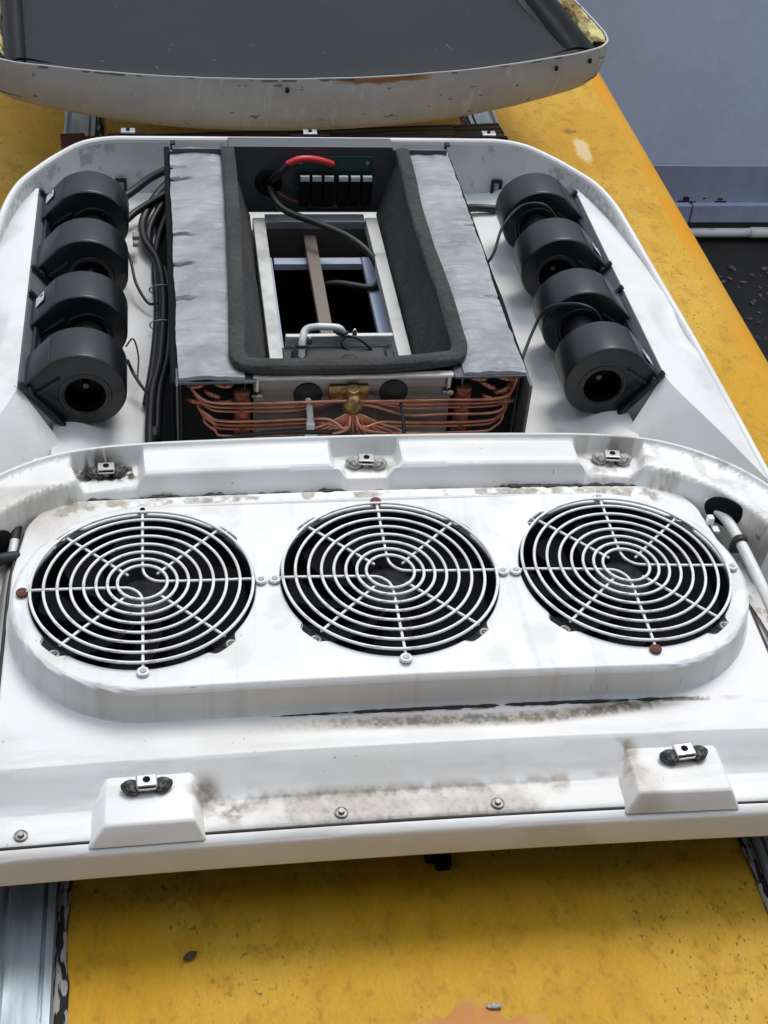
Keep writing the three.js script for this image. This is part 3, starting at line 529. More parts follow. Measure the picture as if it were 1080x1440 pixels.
  for (const s of [-1, 1]) lining.push(grid(range(0, 1, 10), range(-1.42, -0.52, 60), (v, z) => [s * mix(s < 0 ? mix(0.214, 0.238, (z + 1.42) / 0.9) : mix(0.214, 0.204, (z + 1.42) / 0.9), 0.158, Math.pow(v, 0.8)) + 0.006 * (fbm(z * 7, v * 4, 1631, 3) - 0.5), mix(0.09, -0.078, v), z], 0, s < 0));
  lining.push(grid(range(-0.236, 0.206, 4), [0, 1], (x, v) => [x, mix(0.088, -0.1, v), -0.520 - 0.03 * v], 0));
  part(ac, 'cavity_lining', boxUV(merge(lining), 0.3), M.foam);
  part(ac, 'cavity_sides', merge([rbox(0.004, 0.20, 0.93, -0.346, -0.025, -0.975, 0.001), rbox(0.004, 0.20, 0.93, 0.326, -0.025, -0.975, 0.001)]), M.darkMetal);
  const bpG = merge([rbox(0.67, 0.17, 0.006, -0.01, 0.012, -1.428, 0.002), rbox(0.40, 0.012, 0.05, -0.01, 0.098, -1.45, 0.002)]);
  part(ac, 'rear_panel', boxUV(bpG, 1), M.darkMetal);
  const fr = merge([rbox(0.030, 0.03, 0.80, -0.139, FRY, -0.97, 0.002), rbox(0.030, 0.03, 0.80, 0.139, FRY, -0.97, 0.002)]);
  part(ac, 'duct_frame', boxUV(fr, 0.5), M.alu);
  part(ac, 'duct_frame', boxUV(rbox(0.246, 0.022, 0.04, 0, FRY + 0.002, -1.372, 0.002), 0.5), std({ color: lin(0.23, 0.25, 0.27), roughness: 0.5, metalness: 0.4 }));
  const fr2 = merge([rbox(0.022, 0.018, 0.62, -0.123, -0.125, -0.97, 0.002), rbox(0.026, 0.018, 0.62, 0.121, -0.125, -0.97, 0.002), rbox(0.214, 0.018, 0.03, -0.001, -0.125, -1.263, 0.002)]);
  part(ac, 'duct_flange', boxUV(fr2, 0.5), M.blueWhite);
  part(ac, 'duct_beam', boxUV(rbox(0.030, 0.018, 0.72, -0.014, -0.104, -1.0, 0.002), 0.5), M.tin);
  part(ac, 'duct_wall', boxUV(rbox(0.31, 0.2, 0.004, 0, -0.178, -1.353, 0.001), 0.5), std({ color: lin(0.06, 0.055, 0.048), roughness: 0.8 }));
  part(ac, 'duct_skirt', merge([rbox(0.004, 0.1, 0.78, -0.153, -0.135, -0.97, 0.001), rbox(0.004, 0.1, 0.78, 0.153, -0.135, -0.97, 0.001)]), M.darkMetal);
  // relay board on the rear panel
  const relay = part(ac, 'relay_board', rbox(0.190, 0.105, 0.004, 0.044, 0.030, -1.420, 0.001), M.pcb, 'dark green circuit board with six black relays');
  for (let k = 0; k < 6; k++) {
    const x = -0.026 + k * 0.0295 + (k > 2 ? 0.006 : 0), y = -0.001;
    part(relay, 'relay', rbox(0.026, 0.080, 0.026, x, y, -1.405, 0.002), M.black);
    part(relay, 'relay_label', rbox(0.0225, 0.001, 0.010, x, 0.0397, -1.3975, 0.0003), M.sticker);
    part(relay, 'relay_label', rbox(0.0225, 0.009, 0.001, x, 0.0335, -1.3915, 0.0003), M.sticker);
  }
  for (const [x, y] of [[-0.037, 0.068], [0.042, 0.064], [0.128, 0.068], [-0.037, 0.0], [0.128, -0.002]]) { const g = cyl(0.005, 0.005, 0.008, 0, 0, 0, 6); g.rotateX(Math.PI / 2); g.translate(x, y, -1.415); part(relay, 'terminal_screw', g, M.chrome); }
  const bunch = part(ac, 'grommet', (() => { const g = new THREE.TorusGeometry(0.024, 0.010, 10, 28); g.translate(-0.112, 0.010, -1.420); return merge([g, (() => { const c = cyl(0.024, 0.024, 0.008, 0, 0, 0, 24); c.rotateX(Math.PI / 2); c.translate(-0.112, 0.01, -1.422); return c; })()]); })(), M.black);
  cab([[-0.112, 0.012, -1.425], [-0.105, 0.03, -1.40], [-0.088, 0.055, -1.385], [-0.066, 0.080, -1.385]], 0.0085, M.cable, 30);
  cab([[-0.068, 0.079, -1.385], [-0.045, 0.090, -1.385], [-0.018, 0.090, -1.39], [0.012, 0.080, -1.40], [0.040, 0.066, -1.412]], 0.0085, M.red, 30, 'red_cable');
  cab([[-0.112, 0.005, -1.42], [-0.10, -0.015, -1.38], [-0.07, -0.028, -1.345], [0.0, -0.035, -1.30], [0.07, -0.042, -1.245], [0.118, -0.06, -1.19], [0.135, -0.09, -1.15], [0.128, -0.105, -1.13], [0.10, -0.108, -1.125], [0.03, -0.112, -1.15], [-0.02, -0.14, -1.17]], 0.0088, M.cable, 70);
  cab([[-0.105, 0.0, -1.415], [-0.06, -0.03, -1.41], [0.0, -0.045, -1.41], [0.05, -0.048, -1.41], [0.10, -0.03, -1.41], [0.13, 0.0, -1.415]], 0.0035, M.copperDull, 40, 'brown_wire');
  for (const [x, y] of [[-0.135, -0.045], [0.135, -0.045]]) { const g = cyl(0.006, 0.006, 0.004, 0, 0, 0, 6); g.rotateX(Math.PI / 2); g.translate(x, y, -1.4225); part(ac, 'panel_bolt', g, M.darkMetal); }
  // filter tray and hose at the front of the cavity
  const ft = part(ac, 'filter_tray', merge([rbox(0.232, 0.006, 0.14, 0, 0, 0, 0.002), rbox(0.232, 0.05, 0.004, 0, -0.02, 0.068, 0.001), rbox(0.20, 0.03, 0.10, 0, 0.010, -0.002, 0.012)]), M.rubber); ft.geometry.rotateX(0.22); ft.geometry.translate(-0.016, -0.018, -0.645);
  part(ft, 'tray_edge', rbox(0.226, 0.030, 0.012, -0.012, 0.009, -0.722, 0.003), M.pipeWhite);
  for (const s of [-1, 1]) part(ft, 'tray_strap', tube([[-0.012 + s * 0.105, 0.0, -0.722], [-0.016 + s * 0.122, -0.03, -0.66], [-0.016 + s * 0.140, -0.06, -0.6]], 0.005, 10, 6), M.darkMetal);
  part(ac, 'drain_hose', capTube([[-0.096, -0.02, -0.655], [-0.096, 0.01, -0.665], [-0.094, 0.036, -0.68], [-0.086, 0.050, -0.70], [-0.066, 0.054, -0.705], [-0.04, 0.054, -0.705], [-0.018, 0.051, -0.705], [-0.008, 0.038, -0.71], [-0.006, 0.015, -0.72]], 0.0075, 60, 12), M.pipeWhite);
  part(ac, 'hose_elbow', merge([rbox(0.03, 0.016, 0.022, -0.097, 0.0, -0.64, 0.003), rbox(0.022, 0.008, 0.02, -0.082, -0.004, -0.635, 0.002)]), M.pipeWhite);
  for (const [x, y, z] of [[-0.095, 0.028, -0.677], [-0.009, 0.036, -0.711]]) { const t = new THREE.TorusGeometry(0.011, 0.0035, 8, 20); t.rotateX(Math.PI / 2 - 0.3); t.translate(x, y, z); part(ac, 'hose_clamp', t, M.rubber); }
  for (const [x, y, z] of [[-0.078, 0.030, -0.690], [0.018, 0.034, -0.712]]) { const g = new THREE.SphereGeometry(0.007, 12, 8); g.scale(0.8, 1.5, 0.8); g.translate(x, y, z); part(ac, 'clamp_screw', g, M.chrome); }
  cab([[-0.008, 0.035, -0.70], [0.02, 0.036, -0.69], [0.045, 0.02, -0.68], [0.05, 0.008, -0.675], [0.03, 0.006, -0.67], [0.0, 0.015, -0.68], [-0.012, 0.026, -0.69], [0.0, 0.034, -0.70]], 0.003, M.cable, 50);
  { const g = new THREE.SphereGeometry(0.024, 16, 10); g.scale(1.1, 0.5, 0.9); g.translate(0.002, 0.002, -0.655); part(ac, 'cap_plug', g, M.rubber); }
  cab([[0.02, 0.002, -0.65], [0.05, -0.006, -0.635], [0.07, -0.004, -0.625], [0.095, 0.002, -0.62], [0.11, -0.012, -0.60]], 0.007, M.rubber, 30);

  // ---- coil end: steel plate, copper
  part(ac, 'end_plate', boxUV(rbox(0.392, 0.21, 0.004, -0.009, -0.030, -0.506, 0.001), 0.4), M.steel);
  part(ac, 'end_plate_edge', boxUV(rbox(0.394, 0.006, 0.016, -0.009, 0.0735, -0.500, 0.001), 0.4), M.alu);
  part(ac, 'coil_end', merge([rbox(0.144, 0.21, 0.004, -0.278, -0.03, -0.530, 0.001), rbox(0.144, 0.21, 0.004, 0.260, -0.03, -0.530, 0.001), rbox(0.004, 0.21, 0.05, -0.203, -0.03, -0.53, 0.001), rbox(0.004, 0.21, 0.05, 0.188, -0.03, -0.53, 0.001)]), M.plasticDark);
  part(ac, 'coil_side_plate', boxUV(merge([rbox(0.004, 0.22, 0.06, -0.352, -0.03, -0.495, 0.001), rbox(0.155, 0.005, 0.045, -0.278, 0.0725, -0.505, 0.001)]), 0.4), M.darkMetal);
  part(ac, 'coil_side_plate', boxUV(merge([rbox(0.006, 0.22, 0.08, 0.333, -0.03, -0.485, 0.001), rbox(0.145, 0.005, 0.045, 0.260, 0.0765, -0.505, 0.001)]), 0.4), M.darkMetal);
  const ubend = (x, y, r, tilt = 0) => { const g = new THREE.TorusGeometry(r, 0.0048, 8, 18, Math.PI); g.rotateX(-Math.PI / 2 - 0.35); g.rotateZ(tilt); g.rotateX(Math.PI); g.translate(x, y + 0.004, -0.510); part(ac, 'return_bend', g, M.copper); };
  for (const [x, y, t] of [[-0.318, 0.048, 0], [-0.262, 0.048, 0.1], [-0.285, 0.026, 0.5], [-0.318, 0.012, 0.2], [-0.262, 0.008, 0], [0.243, 0.054, 0], [0.300, 0.054, 0], [0.262, 0.036, 0.5], [0.294, 0.026, -0.5], [0.27, 0.006, 0.3], [0.305, 0.0, 0]]) ubend(x, y, 0.015, t);
  for (const x of [-0.227, 0.213]) part(ac, 'copper_header', merge([cyl(0.0165, 0.0165, 0.15, x, -0.037, -0.503, 24), (() => { const g = new THREE.SphereGeometry(0.0165, 20, 8, 0, 7, 0, Math.PI / 2); g.scale(1, 0.4, 1); g.translate(x, 0.038, -0.503); return g; })()]), M.copperDull);
  const dist = part(ac, 'distributor', merge([(() => { const g = lathe([[0, 0.026], [0.010, 0.026], [0.011, 0.016], [0.020, 0.006], [0.021, -0.012], [0.016, -0.02], [0, -0.02]], 28); g.rotateX(0.5); g.translate(-0.010, 0.016, -0.487); return g; })()]), M.brass);
  part(dist, 'brass_bracket', rbox(0.078, 0.040, 0.004, -0.018, 0.030, -0.4995, 0.001), M.brass);
  part(dist, 'inlet_nut', (() => { const g = cyl(0.013, 0.013, 0.03, 0, 0, 0, 6); g.rotateX(0.3); g.translate(-0.010, 0.036, -0.494); return g; })(), M.brass);
  const capi = (pts, r = 0.0028) => part(ac, 'capillary_tube', tube(pts, r, 64, 8), M.copper);
  const O = [-0.010, 0.010, -0.482];
  // left bundle
  for (let k = 0; k < 7; k++) {
    const y = 0.024 - k * 0.0120 - (k > 2 ? 0.004 : 0), z = -0.482 - (k % 3) * 0.004, xe = -0.325 + k * 0.004, up = 0.040 - k * 0.012;
    if (k < 3) capi([[O[0] - 0.012, 0.026 - k * 0.002, O[2]], [-0.05, 0.026 - k * 0.003, z], [-0.12, y + 0.001, z], [-0.20, y, z], [-0.27, y + 0.002, z], [xe + 0.022, y + 0.008, z - 0.006], [xe, y + 0.028, z - 0.016], [xe - 0.002, up + 0.01, -0.522]]);
    else capi([[O[0] - 0.006, O[1] - 0.014, O[2] + 0.01], [O[0] - 0.014, O[1] - 0.032, z + 0.03], [-0.045 - k * 0.004, y + 0.008, z + 0.014], [-0.09 - k * 0.003, y, z], [-0.20, y - 0.003, z], [-0.27, y, z], [xe + 0.022, y + 0.008, z - 0.006], [xe, y + 0.024, z - 0.016], [xe, up + 0.018, -0.522]]);
  }
  // right bundle
  for (let k = 0; k < 7; k++) {
    const y = 0.024 - k * 0.0115 - (k > 3 ? 0.010 : 0), z = -0.482 - (k % 3) * 0.004, xe = 0.318 - k * 0.003, up = 0.045 - k * 0.008;
    if (k < 4) capi([[O[0] + 0.012, 0.026 - k * 0.003, O[2]], [0.03, 0.024 - k * 0.004, z], [0.10, y, z], [0.18, y, z], [0.26, y, z], [xe - 0.016, y + 0.005, z - 0.006], [xe, y + 0.026, z - 0.02], [xe, up + 0.02, z - 0.024], [xe - 0.004, up + 0.022, -0.522]]);
    else capi([[O[0] + 0.006, O[1] - 0.014, O[2] + 0.01], [O[0] + 0.016, O[1] - 0.030, z + 0.03], [0.03 + k * 0.004, y + 0.012, z + 0.014], [0.075 + k * 0.004, y, z], [0.18, y - 0.002, z], [0.26, y, z], [xe - 0.018, y + 0.006, z - 0.006], [xe, y + 0.02, z - 0.018], [xe, up + 0.02, -0.522]]);
  }
  // short tubes fanning down from the distributor
  for (let k = 0; k < 13; k++) { const a = -1 + k / 6, w = 1 - 0.25 * a * a; capi([[O[0] + a * 0.014, O[1] - 0.012, O[2] + 0.006], [O[0] + a * 0.030, O[1] - 0.026 * w, O[2] + 0.010], [O[0] + a * 0.058, O[1] - 0.044 * w, O[2] + 0.012], [O[0] + a * 0.098, O[1] - 0.062 * w - 0.004, O[2] + 0.013], [O[0] + a * 0.15, O[1] - 0.10, O[2] + 0.014]], 0.0028); }
  for (const [x, y] of [[-0.098, 0.027], [0.072, 0.031]]) { const g = lathe([[0, 0.010], [0.014, 0.010], [0.018, 0.004], [0.0275, 0.004], [0.029, 0.0], [0, 0]], 28); g.rotateX(Math.PI / 2); g.translate(x, y, -0.504); part(ac, 'grommet', g, M.rubber); }
  const vp = part(ac, 'drain_tube', capTube([[-0.098, 0.022, -0.498], [-0.096, 0.008, -0.482], [-0.094, -0.02, -0.472], [-0.093, -0.10, -0.466]], 0.0065, 30, 10), M.pipeWhite);
  part(vp, 'tube_fitting', merge([rbox(0.026, 0.020, 0.022, -0.093, -0.048, -0.468, 0.002), rbox(0.016, 0.014, 0.018, -0.094, -0.022, -0.471, 0.002)]), M.pipeWhite);
  cab([[-0.29, -0.085, -0.46], [-0.275, -0.06, -0.462], [-0.24, -0.044, -0.466], [-0.15, -0.036, -0.466], [-0.05, -0.036, -0.462], [0.0, -0.05, -0.458], [0.04, -0.085, -0.455]], 0.0045, M.cable, 50);
  cab([[0.085, 0.018, -0.49], [0.088, -0.02, -0.44], [0.082, -0.05, -0.43], [0.075, -0.09, -0.43]], 0.0035, M.cable, 30);
  for (const [x, y] of [[-0.198, 0.058], [0.180, 0.060]]) {
    part(ac, 'plate_clip', merge([rbox(0.008, 0.032, 0.008, x, y, -0.497, 0.002), (() => { const g = cyl(0.007, 0.007, 0.012, 0, 0, 0, 10); g.rotateX(Math.PI / 2); g.translate(x + 0.004, y - 0.026, -0.497); return g; })(), rbox(0.022, 0.006, 0.008, x, y - 0.027, -0.498, 0.002)]), M.chrome);
  }
}

// ------------------------------------------------------------------ the condenser lid with its three fans
const lid = thing('condenser_cover', 'white moulded condenser lid with three wire guarded round fans, nearest to the camera', 'condenser cover');
const warpY = (x) => -0.028 * x * x;
function warp(g) { const p = g.attributes.position; for (let i = 0; i < p.count; i++) p.setY(i, p.getY(i) + warpY(p.getX(i))); return g; }
const deckY = (z) => z < 0.237 ? mix(-0.030, -0.063, (z + 0.272) / 0.509) : mix(-0.063, -0.0725, (z - 0.237) / 0.063);
{
  // rear ridge swept round the corners; pads and latch recesses alternate along it
  const half = [[0, -0.385], [0.15, -0.385], [0.30, -0.384], [0.42, -0.382], [0.50, -0.376], [0.57, -0.363], [0.62, -0.344], [0.668, -0.316], [0.71, -0.284], [0.75, -0.240], [0.79, -0.175], [0.82, -0.10], [0.84, 0.0], [0.85, 0.12], [0.852, 0.26]];
  const ctrl = [...half.slice(1).reverse().map(([x, z]) => V3(-x, 0, z)), ...half.map(([x, z]) => V3(x, 0, z))];
  const cv = new THREE.CatmullRomCurve3(ctrl, false, 'centripetal'), N = 760, P = cv.getSpacedPoints(N);
  const Nn = P.map((p, i) => { const t = P[Math.min(N, i + 1)].clone().sub(P[Math.max(0, i - 1)]).normalize(); return V3(-t.z, 0, t.x); });
  const rec = (x, z) => { let w = 1; if (z < -0.25) for (const [c, h] of [[-0.4885, 0.064], [-0.003, 0.063], [0.481, 0.066]]) w = Math.min(w, sst(h - 0.007, h + 0.007, Math.abs(x - c))); return w; };
  const rec2 = (x, z) => { let w = 1; if (z < -0.25) for (const [c, h] of [[-0.4885, 0.060], [-0.003, 0.046], [0.481, 0.056]]) w = Math.min(w, sst(h - 0.010, h + 0.010, Math.abs(x - c))); return w; };
  const pad = [[0, -0.19], [0, 0.010], [0.0018, 0.0165], [0.0055, 0.0195], [0.009, 0.018], [0.0115, 0.013], [0.020, 0.0085], [0.0245, 0.0085], [0.040, 0.0085], [0.060, 0.0085], [0.076, 0.008], [0.0815, 0.0062], [0.085, 0.001], [0.0875, -0.006], [0.101, -0.9], [0.106, -1], [0.15, -1]];
  const rcs = [[0, -0.19], [0, 0.010], [0.0018, 0.0165], [0.0055, 0.0195], [0.009, 0.018], [0.0115, 0.011], [0.0145, -0.013], [0.020, -0.0195], [0.040, -0.0205], [0.060, -0.0205], [0.076, -0.021], [0.0835, -0.0215], [0.087, -0.024], [0.0895, -0.029], [0.101, -0.9], [0.106, -1], [0.15, -1]];
  const g = grid(P.map((_, i) => i), pad.map((_, k) => k), (i, k) => {
    const p = P[i], n = Nn[i], w = k < 9 ? rec(p.x, p.z) : mix(rec2(p.x, p.z), rec(p.x, p.z), clamp((12 - k) / 4));
    const foot = mix(-0.046, -0.105, sst(0.60, 0.70, Math.abs(p.x)));
    const val = (q) => q[1] === -1 ? foot : q[1] === -0.9 ? foot + 0.004 : q[1];
    let d = mix(rcs[k][0], pad[k][0], w), y = mix(val(rcs[k]), val(pad[k]), w);
    const x = p.x + n.x * d, z = p.z + n.z * d;
    return [x, y + warpY(x), z];
  }, 0.7);
  part(lid, 'rear_ridge', planUV(g, -LX, LX, -LZ, LZ), M.lid);

  // deck sheet with the step and flange at the front
  const hw = (z) => z < -0.2 ? mix(0.598, 0.629, sst(-0.272, -0.2, z)) : z < -0.1 ? mix(0.629, 0.646, (z + 0.2) / 0.1) : z < 0.262 ? mix(0.646, 0.651, (z + 0.1) / 0.36) : 0.852;
  const zs = [-0.2725, -0.272, ...range(-0.262, 0.26, 36), 0.2625, 0.27, 0.28, 0.29, 0.300, 0.3095, 0.3125, 0.315, 0.3175, 0.328, 0.338, 0.35, 0.362, 0.366, 0.370, 0.375, 0.385, 0.40, 0.416, 0.419, 0.4215, 0.4216];
  const hy = (z) => {
    if (z <= -0.2725) return -0.06; if (z < 0.2999) return deckY(z);
    const K = [[0.2999, -0.0725], [0.3095, -0.0740], [0.3125, -0.0750], [0.3150, -0.0766], [0.3175, -0.0787], [0.362, -0.1157], [0.366, -0.1179], [0.370, -0.1192], [0.375, -0.1200], [0.416, -0.1210], [0.419, -0.1220], [0.4215, -0.1245], [0.4216, -0.132]];
    for (let i = 1; i < K.length; i++) if (z <= K[i][0]) return mix(K[i - 1][1], K[i][1], (z - K[i - 1][0]) / (K[i][0] - K[i - 1][0])); return -0.132;
  };
  const us = [-1.0001, -1, -0.996, ...range(-0.98, 0.98, 98), 0.996, 1, 1.0001];
  const d = grid(us, zs, (u, z) => {
    const uu = clamp(u, -1, 1), x = uu * hw(z); let y = hy(z) - (Math.abs(u) > 1 ? 0.05 : Math.abs(u) === 1 ? 0.002 : 0);
    y += 0.0018 * (fbm(x * 5, z * 5, 1711, 2) - 0.5); return [x, y + warpY(x), z];
  }, 0.55);
  const dk = cut(d, (x, y, z) => { const ax = Math.max(0, Math.abs(x) - 0.410); return Math.hypot(ax, z - 0.008) < 0.226; });
  part(lid, 'deck', planUV(dk, -LX, LX, -LZ, LZ), M.lid);
  const ch = []; for (const s of [-1, 1]) ch.push(grid(range(0.60, 0.80, 10), range(-0.33, 0.262, 30), (x, z) => [s * x, mix(-0.098, -0.125, (z + 0.33) / 0.6) + warpY(x) + 0.012 * sst(0.7, 0.78, x), z], 0, s < 0));
  part(lid, 'side_channel', planUV(merge(ch), -LX, LX, -LZ, LZ), M.lid);

  part(lid, 'gutter_seal', grid(range(-0.585, 0.60, 500), range(0, Math.PI, 6), (x, a) => { const n = fbm(x * 16, 2, 1751, 4), r = 0.0016 + 0.0075 * sst(0.28, 0.72, n) * (0.6 + 0.8 * fbm(x * 70, a, 1771, 2)); return [x, -0.0435 + warpY(x) + 1.5 * r * Math.sin(a) + 0.002, -0.2765 + r * 1.1 * Math.cos(a)]; }, 0), M.rubber, 'black mastic line along the gutter');
  part(lid, 'housing_crevice_line', grid(range(-0.30, 0.47, 420), range(0, Math.PI, 6), (x, a) => { const n = fbm(x * 19, 6, 1791, 4), e = sst(-0.30, -0.05, x) * sst(0.47, 0.40, x), r = 0.0003 + 0.0030 * sst(0.22, 0.62, n) * e * (0.5 + fbm(x * 90, a, 1797, 2)); return [x, deckY(0.2475) + warpY(x) - 0.0004 + 0.8 * r * Math.sin(a), 0.2478 + r * 1.1 * Math.cos(a)]; }, 0), M.rubber, 'black crevice line at the foot of the fan housing');  // irregular black bead along the crevice at the housing foot
  // latch blocks standing out of the front step
  const block = (xt0, xt1, xb0, xb1) => {
    const T = [[xt0, 0.326], [xt1, 0.326], [xt1 + 0.002, 0.4195], [xt0 - 0.002, 0.4195]], B = [[xb0, 0.315], [xb1, 0.315], [xb1, 0.4345], [xb0, 0.4345]], yT = -0.0895, yB = -0.1245;
    // rounded by a ring of bevel points
    const rings = [[B, 0, yB], [T, -0.003, yT - 0.004], [T, 0.0, yT - 0.0012], [T, 0.0032, yT]];
    const cor = (Q, o, y) => { const pts = []; const dirs = [[-1, -1], [1, -1], [1, 1], [-1, 1]]; Q.forEach(([x, z], i) => { const [dx, dz] = dirs[i], r = 0.005; for (let k = 0; k <= 4; k++) { const a0 = [Math.PI, -Math.PI / 2, 0, Math.PI / 2][i] + k / 4 * Math.PI / 2; pts.push([x - dx * (r + o) + Math.cos(a0) * r, y, z - dz * (r + o) + Math.sin(a0) * r]); } }); pts.push(pts[0]); return pts; };
    const rows = rings.map(([Q, o, y]) => cor(Q, o, y)); const c = rows[3].reduce((a, p) => [a[0] + p[0] / rows[3].length, yT, a[2] + p[2] / rows[3].length], [0, 0, 0]); rows.push(rows[3].map(() => c));
    return warp(grid(rows[0].map((_, i) => i), rows.map((_, i) => i), (i, j) => rows[j][i], 0.55, true));
  };
  part(lid, 'latch_block', planUV(block(-0.480, -0.349, -0.506, -0.331), -LX, LX, -LZ, LZ), M.lid);
  part(lid, 'latch_block', planUV(block(0.351, 0.501, 0.330, 0.520), -LX, LX, -LZ, LZ), M.lid);

  // raised fan plate with rounded ends
  const FR = 0.229, FC = 0.410, ZC = 0.008;
  const outline = (o) => { const p = [], r = FR - o; for (const x of range(-FC, FC, 40).slice(0, -1)) p.push([x, ZC - r]); for (const a of range(-Math.PI / 2, Math.PI / 2, 40).slice(0, -1)) p.push([FC + Math.cos(a) * r, ZC + Math.sin(a) * r]); for (const x of range(FC, -FC, 40).slice(0, -1)) p.push([x, ZC + r]); for (const a of range(Math.PI / 2, Math.PI * 1.5, 40).slice(0, -1)) p.push([-FC + Math.cos(a) * r, ZC + Math.sin(a) * r]); return p; };
  const IN = 0.010, top = outline(IN), sh = new THREE.Shape(); top.forEach(([x, z], i) => i ? sh.lineTo(x, -z) : sh.moveTo(x, -z)); sh.closePath();
  const FANX = [-0.42, 0, 0.42];
  const holeR = (a) => { let r = 0.1908; for (let k = 0; k < 4; k++) { let d = a - (Math.PI / 4 + k * Math.PI / 2); d = Math.atan2(Math.sin(d), Math.cos(d)); const b = d + 0.055; r += 0.012 * sst(0.155, 0.105, Math.abs(b)); } return r; };
  for (const fx of FANX) { const h = new THREE.Path(), n = 144; for (let i = 0; i <= n; i++) { const a = -i / n * Math.PI * 2, r = holeR(a); const X = fx + Math.cos(a) * r, Y = Math.sin(a) * r; i ? h.lineTo(X, Y) : h.moveTo(X, Y); } sh.holes.push(h); }
  const pg = new THREE.ShapeGeometry(sh, 4); pg.rotateX(-Math.PI / 2); warp(pg); { const p = pg.attributes.position, nn = pg.attributes.normal; for (let i = 0; i < p.count; i++) { const v = V3(0.056 * p.getX(i), 1, 0).normalize(); nn.setXYZ(i, v.x, v.y, v.z); } }
  // rolled edges of the fan holes
  const lips = FANX.map((fx) => warp(grid(range(0, Math.PI * 2, 160), [0, 1, 2, 3], (a, k) => { const [o, y] = [[0.0, 0], [-0.0010, -0.0004], [-0.0016, -0.0014], [-0.0016, -0.0042]][k], r = holeR(a) + o; return [fx + Math.cos(a) * r, y, -Math.sin(a) * r]; }, 0.7, true)));
  const skirtP = [[IN, 0], [0.006, -0.0006], [0.003, -0.0022], [0.001, -0.005], [0, -0.010], [-0.002, -0.05], [-0.004, -0.082], [-0.006, -0.094], [-0.010, -0.1]];
  const ocache = []; const OL = outline(0); const base = (z) => deckY(clamp(z, -0.27, 0.27)) - 0.001;
  const skirt = warp(grid(range(0, OL.length, OL.length), skirtP.map((_, k) => k), (i, k) => {
    const [o, y] = skirtP[k], q = ocache[k] || (ocache[k] = outline(o)), p = q[i % q.length];
    const b = base(p[1]); return [p[0], k < 5 ? Math.max(y, b + 0.004) : mix(-0.010, b, clamp((y + 0.010) / -0.09)), p[1]];
  }, 0.9, true));
  part(lid, 'fan_plate', planUV(merge([pg, ...lips, skirt]), -0.7, 0.7, -0.35, 0.35), M.plate);

  // ---- fans
  const bladeG = (() => {
    const l = []; for (let k = 0; k < 9; k++) { const g = grid(range(0, 1, 10), range(-1, 1, 6), (t, v) => { const r = mix(0.056, 0.176, t), w = mix(0.34, 0.26, t), a = v * w + 0.55 * t + k / 9 * Math.PI * 2, y = -0.045 - v * mix(0.02, 0.012, t); return [Math.cos(a) * r, y, Math.sin(a) * r]; }, 0); l.push(g); } return merge(l);
  })();

  const fan = (n) => {
    const grp = new THREE.Group(); grp.name = 'condenser_fan'; lid.add(grp);
    part(grp, 'fan_shroud', lathe([[0.2065, -0.0050], [0.188, -0.0050], [0.186, -0.008], [0.184, -0.03], [0.183, -0.09], [0.19, -0.1]], 96), M.plasticDark);
    // mounting ears seen in the notches of the plate
    for (let k = 0; k < 4; k++) { const a = Math.PI / 4 + k * Math.PI / 2 + 0.05; const g = rbox(0.046, 0.004, 0.022, 0, -0.0055, 0, 0.0015); g.rotateY(Math.PI / 2); g.translate(0.197, 0, 0); g.rotateY(a); part(grp, 'mounting_ear', g, M.plasticDark); }
    part(grp, 'motor_hub', lathe([[0, -0.020], [0.034, -0.020], [0.046, -0.023], [0.053, -0.032], [0.055, -0.055], [0, -0.055]], 48), M.plasticDark);
    part(grp, 'fan_blades', bladeG, M.black);
    part(grp, 'fan_back', cyl(0.195, 0.195, 0.004, 0, -0.105, 0, 48), M.black);
    for (const r of [0.0415, 0.058, 0.0768, 0.0972, 0.1185, 0.1405, 0.163, 0.1850]) { const g = new THREE.TorusGeometry(r, 0.00265, 10, Math.round(40 + r * 400)); g.rotateX(Math.PI / 2); g.translate(0, 0.0115 + 0.002 * (1 - r / 0.19), 0); part(grp, 'grille_ring', g, M.wire); }
    // two bent wires: back spoke turns into the right one, left into the front one
    const y = 0.0072, bent = (sx, sz) => [[0, 0.005, sz * 0.191], [0, y, sz * 0.180], [0, y, sz * 0.10], [0, y, sz * 0.05], [sx * 0.002, y, sz * 0.030], [sx * 0.009, y, sz * 0.017], [sx * 0.022, y, sz * 0.0075], [sx * 0.042, y, sz * 0.005], [sx * 0.07, y, sz * 0.0035], [sx * 0.12, y, sz * 0.0015], [sx * 0.18, y, 0], [sx * 0.191, 0.005, 0]];
    part(grp, 'grille_spoke', tube(bent(1, -1), 0.0026, 90, 8), M.wire); part(grp, 'grille_spoke', tube(bent(-1, 1), 0.0026, 90, 8), M.wire);
    for (let k = 0; k < 4; k++) { const a = Math.PI / 4 + k * Math.PI / 2, c = Math.cos(a), q = Math.sin(a); part(grp, 'grille_spoke', capTube([[c * 0.036, y, q * 0.036], [c * 0.10, y, q * 0.10], [c * 0.185, y - 0.001, q * 0.185]], 0.0026, 12, 8), M.wire); }
    for (let k = 0; k < 8; k++) {
      const a = k * Math.PI / 4, car = k % 2 === 0, r = car ? 0.1985 : 0.2, yy = car ? 0.004 : -0.004, x = Math.cos(a) * r, z = Math.sin(a) * r;
      const rusty = (n === 1 && k === 6) || (n === 2 && k === 2) || (n === 0 && k === 4);
      const e = new THREE.TorusGeometry(0.0074, 0.0032, 8, 24); e.rotateX(Math.PI / 2); e.translate(x, yy, z);
      const ey = part(grp, 'guard_eyelet', e, rusty ? M.rust : (car ? M.wire : M.dullMetal), rusty ? 'rusted brown fixing eyelet' : undefined);
